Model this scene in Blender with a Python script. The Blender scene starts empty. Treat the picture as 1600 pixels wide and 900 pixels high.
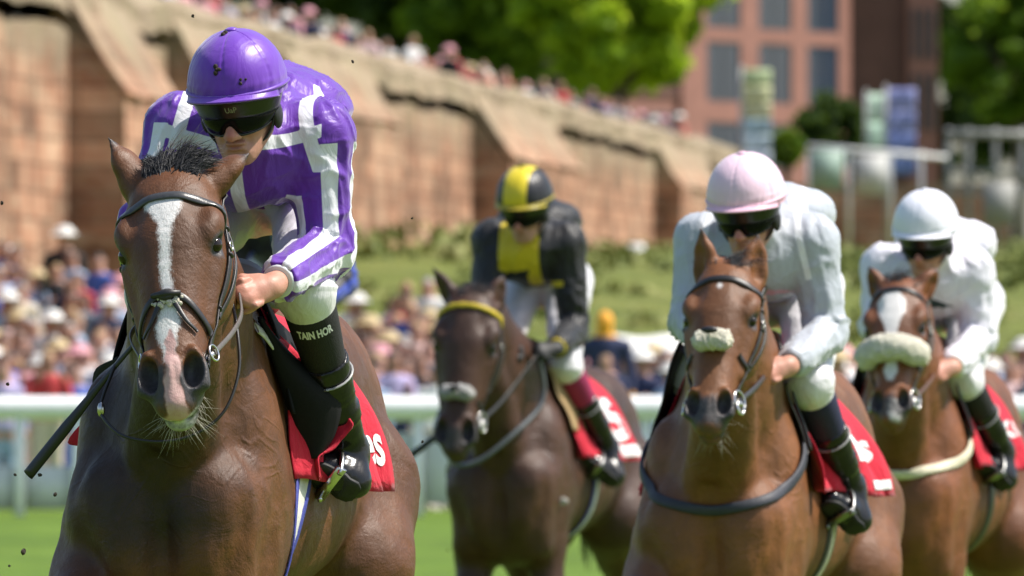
import bpy, math, random
import numpy as np
from mathutils import Vector, Matrix

random.seed(7)
S = bpy.context.scene
COL = S.collection
R = math.radians

# ------------------------------------------------------------------ camera, sky, sun, exposure
F = 1600 * 400 / 36.0            # focal length in photo pixels (400 mm lens)
CAM_H, HOR = 1.4, 590            # camera height, row of the horizon in the photo
cam = bpy.data.cameras.new('camera')
cam.lens, cam.sensor_width = 400, 36
cam.clip_start, cam.clip_end = 1.0, 3000
cam_o = bpy.data.objects.new('camera', cam)
COL.objects.link(cam_o)
cam_o.location = (0, 0, CAM_H)
cam_o.rotation_euler = (math.pi / 2 + math.atan((HOR - 450) / F), 0, 0)
cam.dof.use_dof = True
cam.dof.focus_distance = 26.75
cam.dof.aperture_fstop = 11.0
S.camera = cam_o

SUN_EL, SUN_AZ = R(56), R(90)    # azimuth measured from +Y (away from the camera) towards +X (right)
world = bpy.data.worlds.new('World')
S.world = world
world.use_nodes = True
wn = world.node_tree.nodes
sky = wn.new('ShaderNodeTexSky')
sky.sky_type = 'NISHITA'
sky.sun_disc = False
sky.sun_elevation = SUN_EL
sky.sun_rotation = SUN_AZ
sky.dust_density = 2.0
world.node_tree.links.new(sky.outputs[0], wn['Background'].inputs[0])
wn['Background'].inputs[1].default_value = 0.125
sun = bpy.data.lights.new('sun', 'SUN')
sun.energy = 4.7
sun.angle = R(0.6)
sun.color = (1.0, 0.95, 0.87)
sun_o = bpy.data.objects.new('sun', sun)
COL.objects.link(sun_o)
sd = Vector((math.cos(SUN_EL) * math.sin(SUN_AZ), math.cos(SUN_EL) * math.cos(SUN_AZ), math.sin(SUN_EL)))
sun_o.rotation_euler = sd.to_track_quat('Z', 'Y').to_euler()
sun_o.location = (40, 40, 60)
S.view_settings.view_transform = 'Standard'
S.view_settings.look = 'None'
S.view_settings.exposure = 0.48
S.view_settings.gamma = 1
S.cycles.use_denoising = True
S.cycles.max_bounces = 6


def at(px, py, d):
    """World point seen at photo pixel (px, py) at distance d along the view axis."""
    return np.array(((px - 800) / F * d, d, CAM_H + (HOR - py) / F * d))


# ------------------------------------------------------------------ small helpers
V = lambda *a: np.array(a, dtype=float)


def unit(v):
    v = np.asarray(v, float)
    return v / max(1e-9, np.linalg.norm(v))


def props(o, label=None, cat=None, group=None, kind=None):
    for k, v in (('label', label), ('category', cat), ('group', group), ('kind', kind)):
        if v:
            o[k] = v
    return o


def link(o, parent=None):
    COL.objects.link(o)
    if parent is not None:
        o.parent = parent
    return o


def mesh_np(name, verts, faces, mats, parent=None, smooth=True, attrs=None, mat_idx=None):
    """One mesh object from numpy arrays; faces is (n,4) or (n,3) or a list of such arrays."""
    me = bpy.data.meshes.new(name)
    verts = np.asarray(verts, np.float32)
    if isinstance(faces, np.ndarray):
        faces = [faces]
    faces = [np.asarray(f, np.int32) for f in faces if len(f)]
    loops = np.concatenate([f.ravel() for f in faces])
    tot = np.concatenate([np.full(len(f), f.shape[1], np.int32) for f in faces])
    start = np.concatenate([[0], np.cumsum(tot)[:-1]]).astype(np.int32)
    me.vertices.add(len(verts))
    me.vertices.foreach_set('co', verts.ravel())
    me.loops.add(len(loops))
    me.loops.foreach_set('vertex_index', loops)
    me.polygons.add(len(tot))
    me.polygons.foreach_set('loop_start', start)
    me.polygons.foreach_set('loop_total', tot)
    me.update(calc_edges=True)
    me.polygons.foreach_set('use_smooth', np.full(len(tot), smooth, bool))
    for m in (mats if isinstance(mats, (list, tuple)) else [mats]):
        me.materials.append(m)
    if mat_idx is not None:
        me.polygons.foreach_set('material_index', np.asarray(mat_idx, np.int32))
    for k, a in (attrs or {}).items():
        me.attributes.new(k, 'FLOAT', 'POINT').data.foreach_set('value', np.asarray(a, np.float32))
    me.validate()
    return link(bpy.data.objects.new(name, me), parent)


class MB:
    """Collects several simple shapes into one mesh."""

    def __init__(s):
        s.v, s.f4, s.f3, s.n, s.m4, s.m3 = [], [], [], 0, [], []

    def add(s, v, f, mi=0):
        v = np.asarray(v, float)
        f = np.asarray(f, int) + s.n
        s.v.append(v)
        if f.shape[1] == 4:
            s.f4.append(f); s.m4.append(np.full(len(f), mi))
        else:
            s.f3.append(f); s.m3.append(np.full(len(f), mi))
        s.n += len(v)
        return s

    def box(s, lo, hi, mi=0, M=None):
        x0, y0, z0 = lo
        x1, y1, z1 = hi
        v = np.array([(x0, y0, z0), (x1, y0, z0), (x1, y1, z0), (x0, y1, z0), (x0, y0, z1), (x1, y0, z1), (x1, y1, z1), (x0, y1, z1)], float)
        if M is not None:
            v = v @ np.asarray(M)[:3, :3].T + np.asarray(M)[:3, 3]
        return s.add(v, [(0, 3, 2, 1), (4, 5, 6, 7), (0, 1, 5, 4), (1, 2, 6, 5), (2, 3, 7, 6), (3, 0, 4, 7)], mi)

    def tube(s, pts, rad, n=8, mi=0, flat=1.0, nrm=None):
        """Swept tube; nrm gives the flattened direction at each point (flat < 1 thins it along nrm)."""
        pts = np.asarray(pts, float)
        k = len(pts)
        rad = np.broadcast_to(np.asarray(rad, float), (k,))
        tan = np.gradient(pts, axis=0)
        tan /= np.linalg.norm(tan, axis=1, keepdims=True) + 1e-12
        if nrm is None:
            ref = V(0, 0, 1) if abs(tan[0][2]) < .9 else V(1, 0, 0)
            ns = []
            for t in tan:
                ref = unit(ref - t * (ref @ t))
                ns.append(ref)
            ns = np.array(ns)
        else:
            ns = np.broadcast_to(np.asarray(nrm, float), (k, 3)).copy()
            ns -= tan * np.sum(ns * tan, 1, keepdims=True)
            ns /= np.linalg.norm(ns, axis=1, keepdims=True) + 1e-12
        bs = np.cross(tan, ns)
        a = np.arange(n) * 2 * math.pi / n
        ring = (np.cos(a)[None, :, None] * ns[:, None, :] * flat + np.sin(a)[None, :, None] * bs[:, None, :]) * rad[:, None, None]
        v = (pts[:, None, :] + ring).reshape(-1, 3)
        i = np.arange(k - 1)[:, None] * n
        j = np.arange(n)[None, :]
        f = np.stack([i + j, i + (j + 1) % n, i + n + (j + 1) % n, i + n + j], -1).reshape(-1, 4)
        s.add(v, f, mi)
        base = s.n - len(v)
        c0, c1 = pts[0], pts[-1]
        s.v.append(np.array([c0, c1])); b = s.n; s.n += 2
        t3 = [(b, base + (q + 1) % n, base + q) for q in range(n)] + [(b + 1, base + (k - 1) * n + q, base + (k - 1) * n + (q + 1) % n) for q in range(n)]
        s.f3.append(np.array(t3)); s.m3.append(np.full(len(t3), mi))
        return s

    def strap(s, pts, nrm, width, thick, mi=0):
        """Flat leather strap lying on its normals: rounded rectangular section swept along pts."""
        pts = np.asarray(pts, float)
        k = len(pts)
        nrm = np.broadcast_to(np.asarray(nrm, float), (k, 3)).copy()
        tan = np.gradient(pts, axis=0)
        tan /= np.linalg.norm(tan, axis=1, keepdims=True) + 1e-12
        nrm -= tan * np.sum(nrm * tan, 1, keepdims=True)
        nrm /= np.linalg.norm(nrm, axis=1, keepdims=True) + 1e-12
        bs = np.cross(tan, nrm)
        w = np.broadcast_to(np.asarray(width, float), (k,))[:, None, None] / 2
        h = thick
        sec = [(-1, 0), (-1, .65), (-.8, 1), (.8, 1), (1, .65), (1, 0)]
        ring = np.stack([bs * a for a, _ in sec], 1) * w + np.stack([nrm * b * h for _, b in sec], 1)
        v = (pts[:, None, :] + ring).reshape(-1, 3)
        n = len(sec)
        i = np.arange(k - 1)[:, None] * n
        j = np.arange(n)[None, :]
        f = np.stack([i + j, i + (j + 1) % n, i + n + (j + 1) % n, i + n + j], -1).reshape(-1, 4)
        s.add(v, f, mi)
        b = s.n - len(v)
        s.f4.append(np.array([(b, b + 1, b + 4, b + 5), (b + 1, b + 2, b + 3, b + 4)])); s.m4.append(np.full(2, mi))
        e = b + (k - 1) * n
        s.f4.append(np.array([(e + 5, e + 4, e + 1, e), (e + 4, e + 3, e + 2, e + 1)])); s.m4.append(np.full(2, mi))
        return s

    def sheet(s, grid, thick, nrm=None, mi=0):
        """Closed thin sheet from an (a,b,3) grid of points, thickened along normals."""
        g = np.asarray(grid, float)
        a, b = g.shape[:2]
        if nrm is None:
            du = np.gradient(g, axis=0); dv = np.gradient(g, axis=1)
            nrm = np.cross(du, dv)
            nrm /= np.linalg.norm(nrm, axis=2, keepdims=True) + 1e-12
        top = (g + nrm * thick / 2).reshape(-1, 3)
        bot = (g - nrm * thick / 2).reshape(-1, 3)
        idx = np.arange(a * b).reshape(a, b)
        q = np.stack([idx[:-1, :-1], idx[1:, :-1], idx[1:, 1:], idx[:-1, 1:]], -1).reshape(-1, 4)
        m = a * b
        edge = np.concatenate([idx[0, :], idx[1:, -1], idx[-1, -2::-1], idx[-2:0:-1, 0]])
        nx = np.roll(edge, -1)
        side = np.stack([edge, nx, nx + m, edge + m], -1)
        s.add(np.concatenate([top, bot]), np.concatenate([q, q[:, ::-1] + m, side]), mi)
        return s

    def ball(s, c, r, nu=14, nv=9, mi=0, M=None):
        a = np.linspace(0, 2 * math.pi, nu, endpoint=False)
        b = np.linspace(0, math.pi, nv)
        r = np.broadcast_to(np.asarray(r, float), (3,))
        p = np.stack([np.sin(b)[:, None] * np.cos(a), np.sin(b)[:, None] * np.sin(a), np.repeat(np.cos(b)[:, None], nu, 1)], -1).reshape(-1, 3) * r
        if M is not None:
            p = p @ np.asarray(M).T
        i = np.arange(nv - 1)[:, None] * nu
        j = np.arange(nu)[None]
        f = np.stack([i + j, i + nu + j, i + nu + (j + 1) % nu, i + (j + 1) % nu], -1).reshape(-1, 4)
        return s.add(p + np.asarray(c, float), f, mi)

    def ring(s, c, axis, R0, r, n=18, m=8, mi=0):
        axis = unit(axis)
        u = unit(np.cross(axis, V(0, 0, 1) if abs(axis[2]) < .9 else V(1, 0, 0)))
        w = np.cross(axis, u)
        a = np.arange(n) * 2 * math.pi / n
        b = np.arange(m) * 2 * math.pi / m
        rd = np.cos(a)[:, None] * u + np.sin(a)[:, None] * w
        v = (np.asarray(c, float) + rd[:, None, :] * (R0 + r * np.cos(b)[None, :, None]) + axis * (r * np.sin(b))[None, :, None]).reshape(-1, 3)
        i = np.arange(n)[:, None]
        j = np.arange(m)[None]
        f = np.stack([i * m + j, ((i + 1) % n) * m + j, ((i + 1) % n) * m + (j + 1) % m, i * m + (j + 1) % m], -1).reshape(-1, 4)
        return s.add(v, f, mi)

    def build(s, name, mats, parent=None, smooth=True):
        faces, mi = [], []
        if s.f4:
            faces.append(np.concatenate(s.f4)); mi.append(np.concatenate(s.m4))
        if s.f3:
            faces.append(np.concatenate(s.f3)); mi.append(np.concatenate(s.m3))
        return mesh_np(name, np.concatenate(s.v), faces, mats, parent, smooth, None, np.concatenate(mi))


def spline(pts, n):
    """Catmull-Rom through the points."""
    P = np.asarray(pts, float)
    P = np.concatenate([[2 * P[0] - P[1]], P, [2 * P[-1] - P[-2]]])
    out = []
    t = np.linspace(0, len(P) - 3 - 1e-6, n)
    k = t.astype(int)
    u = (t - k)[:, None]
    a, b, c, d = P[k], P[k + 1], P[k + 2], P[k + 3]
    return .5 * (2 * b + (c - a) * u + (2 * a - 5 * b + 4 * c - d) * u ** 2 + (3 * b - a - 3 * c + d) * u ** 3)


def _hash(i, j, k, seed):
    h = (i * 374761393 + j * 668265263 + k * 2147483647 + seed * 1274126177) & 0xffffffff
    h = ((h ^ (h >> 13)) * 1274126177) & 0xffffffff
    return ((h ^ (h >> 16)) & 0xffff) / 32767.5 - 1.0


def vnoise(p, seed=0):
    """Smooth value noise in -1..1 at (n,3) points."""
    p = np.asarray(p, float)
    b = np.floor(p).astype(np.int64)
    f = p - b
    f = f * f * f * (f * (f * 6 - 15) + 10)
    r = 0
    for dx in (0, 1):
        for dy in (0, 1):
            for dz in (0, 1):
                w = (f[:, 0] if dx else 1 - f[:, 0]) * (f[:, 1] if dy else 1 - f[:, 1]) * (f[:, 2] if dz else 1 - f[:, 2])
                r = r + w * _hash(b[:, 0] + dx, b[:, 1] + dy, b[:, 2] + dz, seed)
    return r


def fbm(p, seed=0, oct=3):
    r, a = 0, 1
    for o in range(oct):
        r = r + a * vnoise(np.asarray(p) * 2 ** o, seed + o)
        a *= .5
    return r


# ------------------------------------------------------------------ signed-distance modelling of bodies
def P_cone(a, b, ra, rb, ax=None, fl=1.0):
    """Tapered limb from a to b; ax/fl squash it along one direction."""
    a, b = V(*a), V(*b)
    ba = b - a
    L2 = ba @ ba + 1e-12
    rm = max(ra, rb)
    if ax is not None:
        ax = unit(ax)

    def f(X, Y, Z):
        x, y, z = X - a[0], Y - a[1], Z - a[2]
        h = np.clip((x * ba[0] + y * ba[1] + z * ba[2]) / L2, 0, 1)
        x, y, z = x - h * ba[0], y - h * ba[1], z - h * ba[2]
        d2 = x * x + y * y + z * z
        if ax is not None:
            q = x * ax[0] + y * ax[1] + z * ax[2]
            d2 = d2 + q * q * (1 / fl ** 2 - 1)
        return (np.sqrt(d2 + 1e-12) - (ra + (rb - ra) * h)) * (1 if ax is None or fl > 1 else .5 + .5 * fl)
    return f, np.minimum(a, b) - rm * max(1, fl), np.maximum(a, b) + rm * max(1, fl)


def P_ell(c, r, rot=None):
    c, r = V(*c), V(*r)
    M = np.eye(3) if rot is None else np.asarray(rot, float)      # columns: the local axes

    def f(X, Y, Z):
        x, y, z = X - c[0], Y - c[1], Z - c[2]
        p = [x * M[0, i] + y * M[1, i] + z * M[2, i] for i in range(3)]
        k0 = np.sqrt(sum((p[i] / r[i]) ** 2 for i in range(3)) + 1e-12)
        k1 = np.sqrt(sum((p[i] / r[i] ** 2) ** 2 for i in range(3)) + 1e-12)
        return k0 * (k0 - 1) / k1
    e = np.sqrt(((M * r) ** 2).sum(1))
    return f, c - e, c + e


def P_loft(o, a, l, n, st, expo=2.2, rs=96):
    """Body of changing oval section along axis a. st rows: t, v low, v high, half width, widening towards v high."""
    o, a, l, n = V(*o), unit(a), unit(l), unit(n)
    st = np.asarray(st, float)
    ts = np.linspace(st[0, 0], st[-1, 0], rs)
    tab = []
    for c in range(1, 5):                                              # monotone cubic resample of every column
        x, y = st[:, 0], st[:, c]
        d = np.diff(y) / np.diff(x)
        m = np.concatenate([[d[0]], np.where(d[:-1] * d[1:] > 0, 2 * d[:-1] * d[1:] / (d[:-1] + d[1:] + 1e-12), 0), [d[-1]]])
        k = np.clip(np.searchsorted(x, ts) - 1, 0, len(x) - 2)
        h = x[k + 1] - x[k]
        u = (ts - x[k]) / h
        tab.append((1 + 2 * u) * (1 - u) ** 2 * y[k] + u * (1 - u) ** 2 * h * m[k] + u * u * (3 - 2 * u) * y[k + 1] + u * u * (u - 1) * h * m[k + 1])
    t0, t1 = ts[0], ts[-1]

    def f(X, Y, Z):
        x, y, z = X - o[0], Y - o[1], Z - o[2]
        t = x * a[0] + y * a[1] + z * a[2]
        u = x * l[0] + y * l[1] + z * l[2]
        v = x * n[0] + y * n[1] + z * n[2]
        lo, hi, hw, tp = (np.interp(t, ts, q) for q in tab)
        vc, hv = (lo + hi) / 2, (hi - lo) / 2
        vn = (v - vc) / hv
        w = hw * np.clip(1 + tp * vn, .3, 2)
        rho = (np.abs(u / w) ** expo + np.abs(vn) ** expo + 1e-9) ** (1 / expo)
        d = (rho - 1) * np.minimum(w, hv) * .9
        return np.maximum(d, np.maximum(t0 - t, t - t1))
    c = []
    for t, lo, hi, hw, _ in st:
        for uu in (-hw * 1.4, hw * 1.4):
            for vv in (lo, hi):
                c.append(o + a * t + l * uu + n * vv)
    c = np.array(c)
    return f, c.min(0), c.max(0)


def P_cyl(a, b, r):
    """Flat-ended cylinder, used to cut."""
    a, b = V(*a), V(*b)
    d_ = unit(b - a)
    L = np.linalg.norm(b - a)

    def f(X, Y, Z):
        x, y, z = X - a[0], Y - a[1], Z - a[2]
        h = x * d_[0] + y * d_[1] + z * d_[2]
        rr = np.sqrt(np.maximum(x * x + y * y + z * z - h * h, 0))
        return np.maximum(rr - r, np.maximum(-h, h - L))
    return f, np.minimum(a, b) - r, np.maximum(a, b) + r


def smin(a, b, k):
    if k <= 0:
        return np.minimum(a, b)
    h = np.clip(.5 + .5 * (b - a) / k, 0, 1)
    return b + (a - b) * h - k * h * (1 - h)


class Body:
    """A list of blended primitives, evaluated on a rectilinear grid (dense where asked) and turned into one closed mesh."""

    def __init__(s):
        s.ops = []

    def add(s, prim, k=.03):
        s.ops.append((prim, k, 1)); return s

    def sub(s, prim, k=.01):
        s.ops.append((prim, k, -1)); return s

    def bbox(s):
        ad = [p for p, k, sg in s.ops if sg > 0]
        return np.min([p[1] for p in ad], 0), np.max([p[2] for p in ad], 0)

    def ev(s, P):
        """Distance read off the sampled grid (trilinear), once mesh() has run."""
        P = np.asarray(P, float)
        ix, fr_ = [], []
        for i, q in enumerate(s.axes):
            k = np.clip(np.searchsorted(q, P[:, i]) - 1, 0, len(q) - 2)
            ix.append(k)
            fr_.append(np.clip((P[:, i] - q[k]) / (q[k + 1] - q[k]), 0, 1))
        (i, j, k), (u, v, w) = ix, fr_
        g = s.g
        c00 = g[i, j, k] * (1 - u) + g[i + 1, j, k] * u
        c10 = g[i, j + 1, k] * (1 - u) + g[i + 1, j + 1, k] * u
        c01 = g[i, j, k + 1] * (1 - u) + g[i + 1, j, k + 1] * u
        c11 = g[i, j + 1, k + 1] * (1 - u) + g[i + 1, j + 1, k + 1] * u
        return (c00 * (1 - v) + c10 * v) * (1 - w) + (c01 * (1 - v) + c11 * v) * w

    def grad(s, P, e=.004):
        P = np.asarray(P, float)
        n = len(P)
        Q = np.concatenate([P + V(e, 0, 0), P - V(e, 0, 0), P + V(0, e, 0), P - V(0, e, 0), P + V(0, 0, e), P - V(0, 0, e)])
        d = s.ev(Q).reshape(6, n)
        g = np.stack([d[0] - d[1], d[2] - d[3], d[4] - d[5]], -1)
        return g / (np.linalg.norm(g, axis=1, keepdims=True) + 1e-9)

    def cast(s, O, D, far=1.2, it=90):
        """March rays from O along D to the surface; returns points and normals."""
        O, D = np.asarray(O, float), np.asarray(D, float)
        D = D / np.linalg.norm(D, axis=1, keepdims=True)
        t = np.zeros(len(O))
        for _ in range(it):
            t = np.minimum(t + np.clip(s.ev(O + D * t[:, None]) * .8, -.02, .015), far)
        P = O + D * t[:, None]
        return P, s.grad(P)

    def snap(s, P, off=0.0, it=8):
        P = np.asarray(P, float).copy()
        for _ in range(it):
            P -= s.grad(P) * np.clip(s.ev(P) - off, -.03, .03)[:, None] * .8
        return P, s.grad(P)

    def mesh(s, xs, ys, zs):
        ax = [np.asarray(q, np.float32) for q in (xs, ys, zs)]
        g = np.full([len(q) for q in ax], 1.0, np.float32)
        vox = [float(np.max(np.diff(q))) for q in ax]
        for (f, lo, hi), k, sg in s.ops:
            m = k + .03
            sl = tuple(slice(max(0, int(np.searchsorted(ax[i], lo[i] - m - vox[i])) - 1), int(np.searchsorted(ax[i], hi[i] + m + vox[i])) + 1) for i in range(3))
            if any(q.stop - q.start < 1 for q in sl):
                continue
            d = f(ax[0][sl[0]][:, None, None].astype(np.float32), ax[1][sl[1]][None, :, None], ax[2][sl[2]][None, None, :]).astype(np.float32)
            g[sl] = smin(g[sl], d, k) if sg > 0 else -smin(-g[sl], d, k)
        s.g, s.axes = g, ax
        return surface_nets(g, *ax)


def surface_nets(g, xs, ys, zs):
    sgn = g < 0
    c = np.zeros([q - 1 for q in g.shape], np.int8)
    sh = [(i, j, k) for i in (0, 1) for j in (0, 1) for k in (0, 1)]
    n = [q - 1 for q in g.shape]
    for i, j, k in sh:
        c += sgn[i:i + n[0], j:j + n[1], k:k + n[2]]
    act = (c > 0) & (c < 8)
    I = np.argwhere(act)
    idx = np.full(act.shape, -1, np.int64)
    idx[act] = np.arange(len(I))
    acc = np.zeros((len(I), 3))
    cnt = np.zeros(len(I))
    co = np.stack([xs[I[:, 0]], ys[I[:, 1]], zs[I[:, 2]]], -1).astype(float)
    hi = np.stack([xs[I[:, 0] + 1], ys[I[:, 1] + 1], zs[I[:, 2] + 1]], -1).astype(float)
    val = {q: g[I[:, 0] + q[0], I[:, 1] + q[1], I[:, 2] + q[2]] for q in sh}
    for q in sh:
        for a in range(3):
            if q[a] == 0:
                r = tuple(1 if b == a else q[b] for b in range(3))
                va, vb = val[q], val[r]
                m = (va < 0) != (vb < 0)
                t = np.where(m, va / np.where(m, va - vb, 1), 0)
                p = np.stack([np.where(q[b], hi[:, b], co[:, b]) for b in range(3)], -1)
                p[:, a] = co[:, a] + t * (hi[:, a] - co[:, a])
                acc += p * m[:, None]
                cnt += m
    v = acc / cnt[:, None]
    faces = []
    for a in range(3):
        b, d = [(1, 2), (2, 0), (0, 1)][a]
        s0 = [slice(None)] * 3; s1 = [slice(None)] * 3
        s0[a] = slice(0, -1); s1[a] = slice(1, None)
        for q in (b, d):
            s0[q] = s1[q] = slice(1, -1)
        A, B = sgn[tuple(s0)], sgn[tuple(s1)]
        E = np.argwhere(A != B)
        flip = A[tuple(E.T)]
        off = np.zeros(3, int); off[b] = 1; off[d] = 1
        E = E + off
        e = lambda db, dd: idx[tuple((E - [(db if q == b else dd if q == d else 0) for q in range(3)]).T)]
        quad = np.stack([e(1, 1), e(0, 1), e(0, 0), e(1, 0)], -1)
        quad[~flip] = quad[~flip][:, ::-1]
        faces.append(quad)
    return v, np.concatenate(faces)


def axis(*segs):
    """Grid coordinates: segments (start, stop, step) joined."""
    out = []
    for a, b, h in segs:
        out.append(np.linspace(a, b, max(2, int(round((b - a) / h)) + 1)))
    q = np.unique(np.round(np.concatenate(out), 5))
    return q[np.concatenate([[True], np.diff(q) > 1e-4])]

# ------------------------------------------------------------------ materials
def lin(r, g, b):
    return tuple(((c / 255) / 12.92 if c / 255 <= .04045 else ((c / 255 + .055) / 1.055) ** 2.4) for c in (r, g, b)) + (1,)


class NT:
    def __init__(s, name):
        s.m = bpy.data.materials.new(name)
        s.m.use_nodes = True
        s.t = s.m.node_tree
        s.b = s.t.nodes['Principled BSDF']
        s.out = s.t.nodes['Material Output']

    def node(s, typ, **kw):
        n = s.t.nodes.new(typ)
        for k, v in kw.items():
            setattr(n, k, v)
        return n

    def put(s, sock, v):
        if isinstance(v, bpy.types.NodeSocket):
            s.t.links.new(v, sock)
        elif v is not None:
            sock.default_value = v

    def attr(s, name):
        return s.node('ShaderNodeAttribute', attribute_name=name).outputs['Fac']

    def coord(s, which='Object', scale=(1, 1, 1)):
        o = s.node('ShaderNodeTexCoord').outputs[which]
        mp = s.node('ShaderNodeMapping')
        s.put(mp.inputs[0], o)
        mp.inputs['Scale'].default_value = scale
        return mp.outputs[0]

    def noise(s, scale, detail=3, co=None, rough=.55, dist=0):
        n = s.node('ShaderNodeTexNoise')
        n.inputs['Scale'].default_value = scale
        n.inputs['Detail'].default_value = detail
        n.inputs['Roughness'].default_value = rough
        n.inputs['Distortion'].default_value = dist
        s.put(n.inputs['Vector'], co if co is not None else s.coord())
        return n.outputs['Fac']

    def ramp(s, f, *stops):
        r = s.node('ShaderNodeValToRGB')
        el = r.color_ramp.elements
        while len(el) < len(stops):
            el.new(.5)
        for e, (p, c) in zip(el, stops):
            e.position = p
            e.color = c if len(c) == 4 else (*c, 1)
        s.put(r.inputs[0], f)
        return r.outputs[0]

    def math(s, op, a, b=None, c=None, clamp=False):
        n = s.node('ShaderNodeMath', operation=op, use_clamp=clamp)
        for q, v in zip(n.inputs, (a, b, c)):
            s.put(q, v)
        return n.outputs[0]

    def step(s, f, lo, hi):
        n = s.node('ShaderNodeMapRange', interpolation_type='SMOOTHSTEP')
        s.put(n.inputs[0], f)
        n.inputs[1].default_value, n.inputs[2].default_value = lo, hi
        return n.outputs[0]

    def mix(s, f, a, b, mode='MIX'):
        n = s.node('ShaderNodeMix', data_type='RGBA', blend_type=mode)
        s.put(n.inputs[0], f)
        s.put(n.inputs[6], a)
        s.put(n.inputs[7], b)
        return n.outputs[2]

    def bump(s, h, strength=.3, dist=.01, prev=None):
        n = s.node('ShaderNodeBump')
        n.inputs['Strength'].default_value = strength
        n.inputs['Distance'].default_value = dist
        s.put(n.inputs['Height'], h)
        if prev is not None:
            s.put(n.inputs['Normal'], prev)
        return n.outputs[0]

    def done(s, color=None, rough=None, normal=None, **kw):
        s.put(s.b.inputs['Base Color'], color)
        s.put(s.b.inputs['Roughness'], rough)
        s.put(s.b.inputs['Normal'], normal)
        for k, v in kw.items():
            s.put(s.b.inputs[k.replace('_', ' ')], v)
        return s.m


def plain(name, col, rough=.5, bump=None, var=.15, **kw):
    """Base colour with slight mottling and fine relief."""
    t = NT(name)
    n = t.noise((bump or (40,))[0] * .3, 3)
    d = tuple(c * (1 - var) for c in col[:3]) + (1,)
    b = tuple(min(1, c * (1 + var)) for c in col[:3]) + (1,)
    c = t.ramp(n, (.3, d), (.7, b))
    nr = t.bump(t.noise(bump[0], 4), bump[1], bump[2]) if bump else None
    return t.done(c, rough, nr, **kw)


def coat_material(name, brown, deep):
    """Short summer coat: hair streaks, mottled bloom, fine veins under the skin, white and pink markings from stored distances."""
    t = NT(name)
    co = t.coord()
    big = t.noise(2.6, 5, co, .6)
    mott = t.noise(19, 5, co, .65, .5)
    hair = t.noise(1.0, 4, t.coord(scale=(90, 330, 120)), .75)
    sh = lambda k: tuple(x * k for x in brown[:3]) + (1,)
    c = t.mix(t.step(big, .34, .68), sh(.72), (brown[0] * 1.35, brown[1] * 1.28, brown[2] * 1.2, 1))
    c = t.mix(t.math('MULTIPLY', t.step(mott, .45, .75), .5), c, sh(.55))
    c = t.mix(t.math('MULTIPLY', t.step(hair, .42, .8), .5), c, sh(.5))
    c = t.mix(t.math('MULTIPLY', t.step(t.noise(130, 3, co), .60, .75), .22), c, (brown[0] * 1.6, brown[1] * 1.5, brown[2] * 1.4, 1))
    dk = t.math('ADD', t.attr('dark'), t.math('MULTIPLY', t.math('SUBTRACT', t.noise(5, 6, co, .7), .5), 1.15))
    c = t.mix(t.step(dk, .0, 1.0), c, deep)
    n1 = t.math('SUBTRACT', t.noise(38, 4, co, .6), .5)
    n2 = t.math('SUBTRACT', t.noise(1.0, 3, t.coord(scale=(260, 380, 150)), .8), .5)
    w = t.math('ADD', t.math('ADD', t.attr('white'), t.math('MULTIPLY', n2, .024)), t.math('MULTIPLY', n1, .018))
    c = t.mix(t.step(w, -.005, .009), c, t.mix(t.step(hair, .35, .8), (.74, .72, .70, 1), (.50, .46, .43, 1)))
    gz = t.math('ADD', t.attr('grey'), t.math('MULTIPLY', t.math('SUBTRACT', t.noise(55, 4, co), .5), .9))
    c = t.mix(t.step(gz, .15, .95), c, t.mix(t.noise(90, 4, co), (.018, .017, .019, 1), (.075, .068, .07, 1)))
    pk = t.math('ADD', t.attr('pink'), t.math('MULTIPLY', t.math('SUBTRACT', t.noise(30, 4, co, .65), .5), 1.1))
    c = t.mix(t.step(pk, .2, .85), c, t.mix(t.noise(60, 4, co), (.46, .24, .22, 1), (.62, .42, .38, 1)))
    nr = t.bump(hair, .55, .0022)
    nr = t.bump(mott, .45, .006, nr)
    vein = t.math('ABSOLUTE', t.math('SUBTRACT', t.noise(5.0, 2, co, .5, .9), .5))
    vein = t.math('MULTIPLY', t.math('SUBTRACT', 1.0, t.step(vein, .0, .028)), t.step(t.noise(2.0, 2, co), .46, .6))
    nr = t.bump(vein, .28, .004, nr)
    nr = t.bump(t.noise(8, 4, co, .6, 1.2), .35, .016, nr)
    rg = t.ramp(t.noise(11, 5, co, .7), (.3, (.38,) * 3), (.7, (.62,) * 3))
    return t.done(c, rg, nr, Specular_IOR_Level=.38)


def cloth_material(name, cols, rough=.42, folds=.35, sheen=.2, spec=.4, weave=0.15):
    """cols: base colour then (attribute, colour) pairs painted where the stored distance is positive (sewn-in panels)."""
    t = NT(name)
    co = t.coord()
    c = cols[0]
    for a, col in cols[1:]:
        c = t.mix(t.step(t.attr(a), -.0012, .0012), c, col)
    f1 = t.noise(1.0, 4, t.coord(scale=(14, 18, 10)), .5, 1.6)
    f2 = t.noise(1.0, 3, t.coord(scale=(48, 40, 26)), .55, 1.2)
    nr = t.bump(f1, folds, .022)
    nr = t.bump(f2, folds * .28, .005, nr)
    nr = t.bump(t.noise(900, 1, co), weave, .001, nr)
    return t.done(c, rough, nr, Specular_IOR_Level=spec, Sheen_Weight=sheen)


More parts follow.
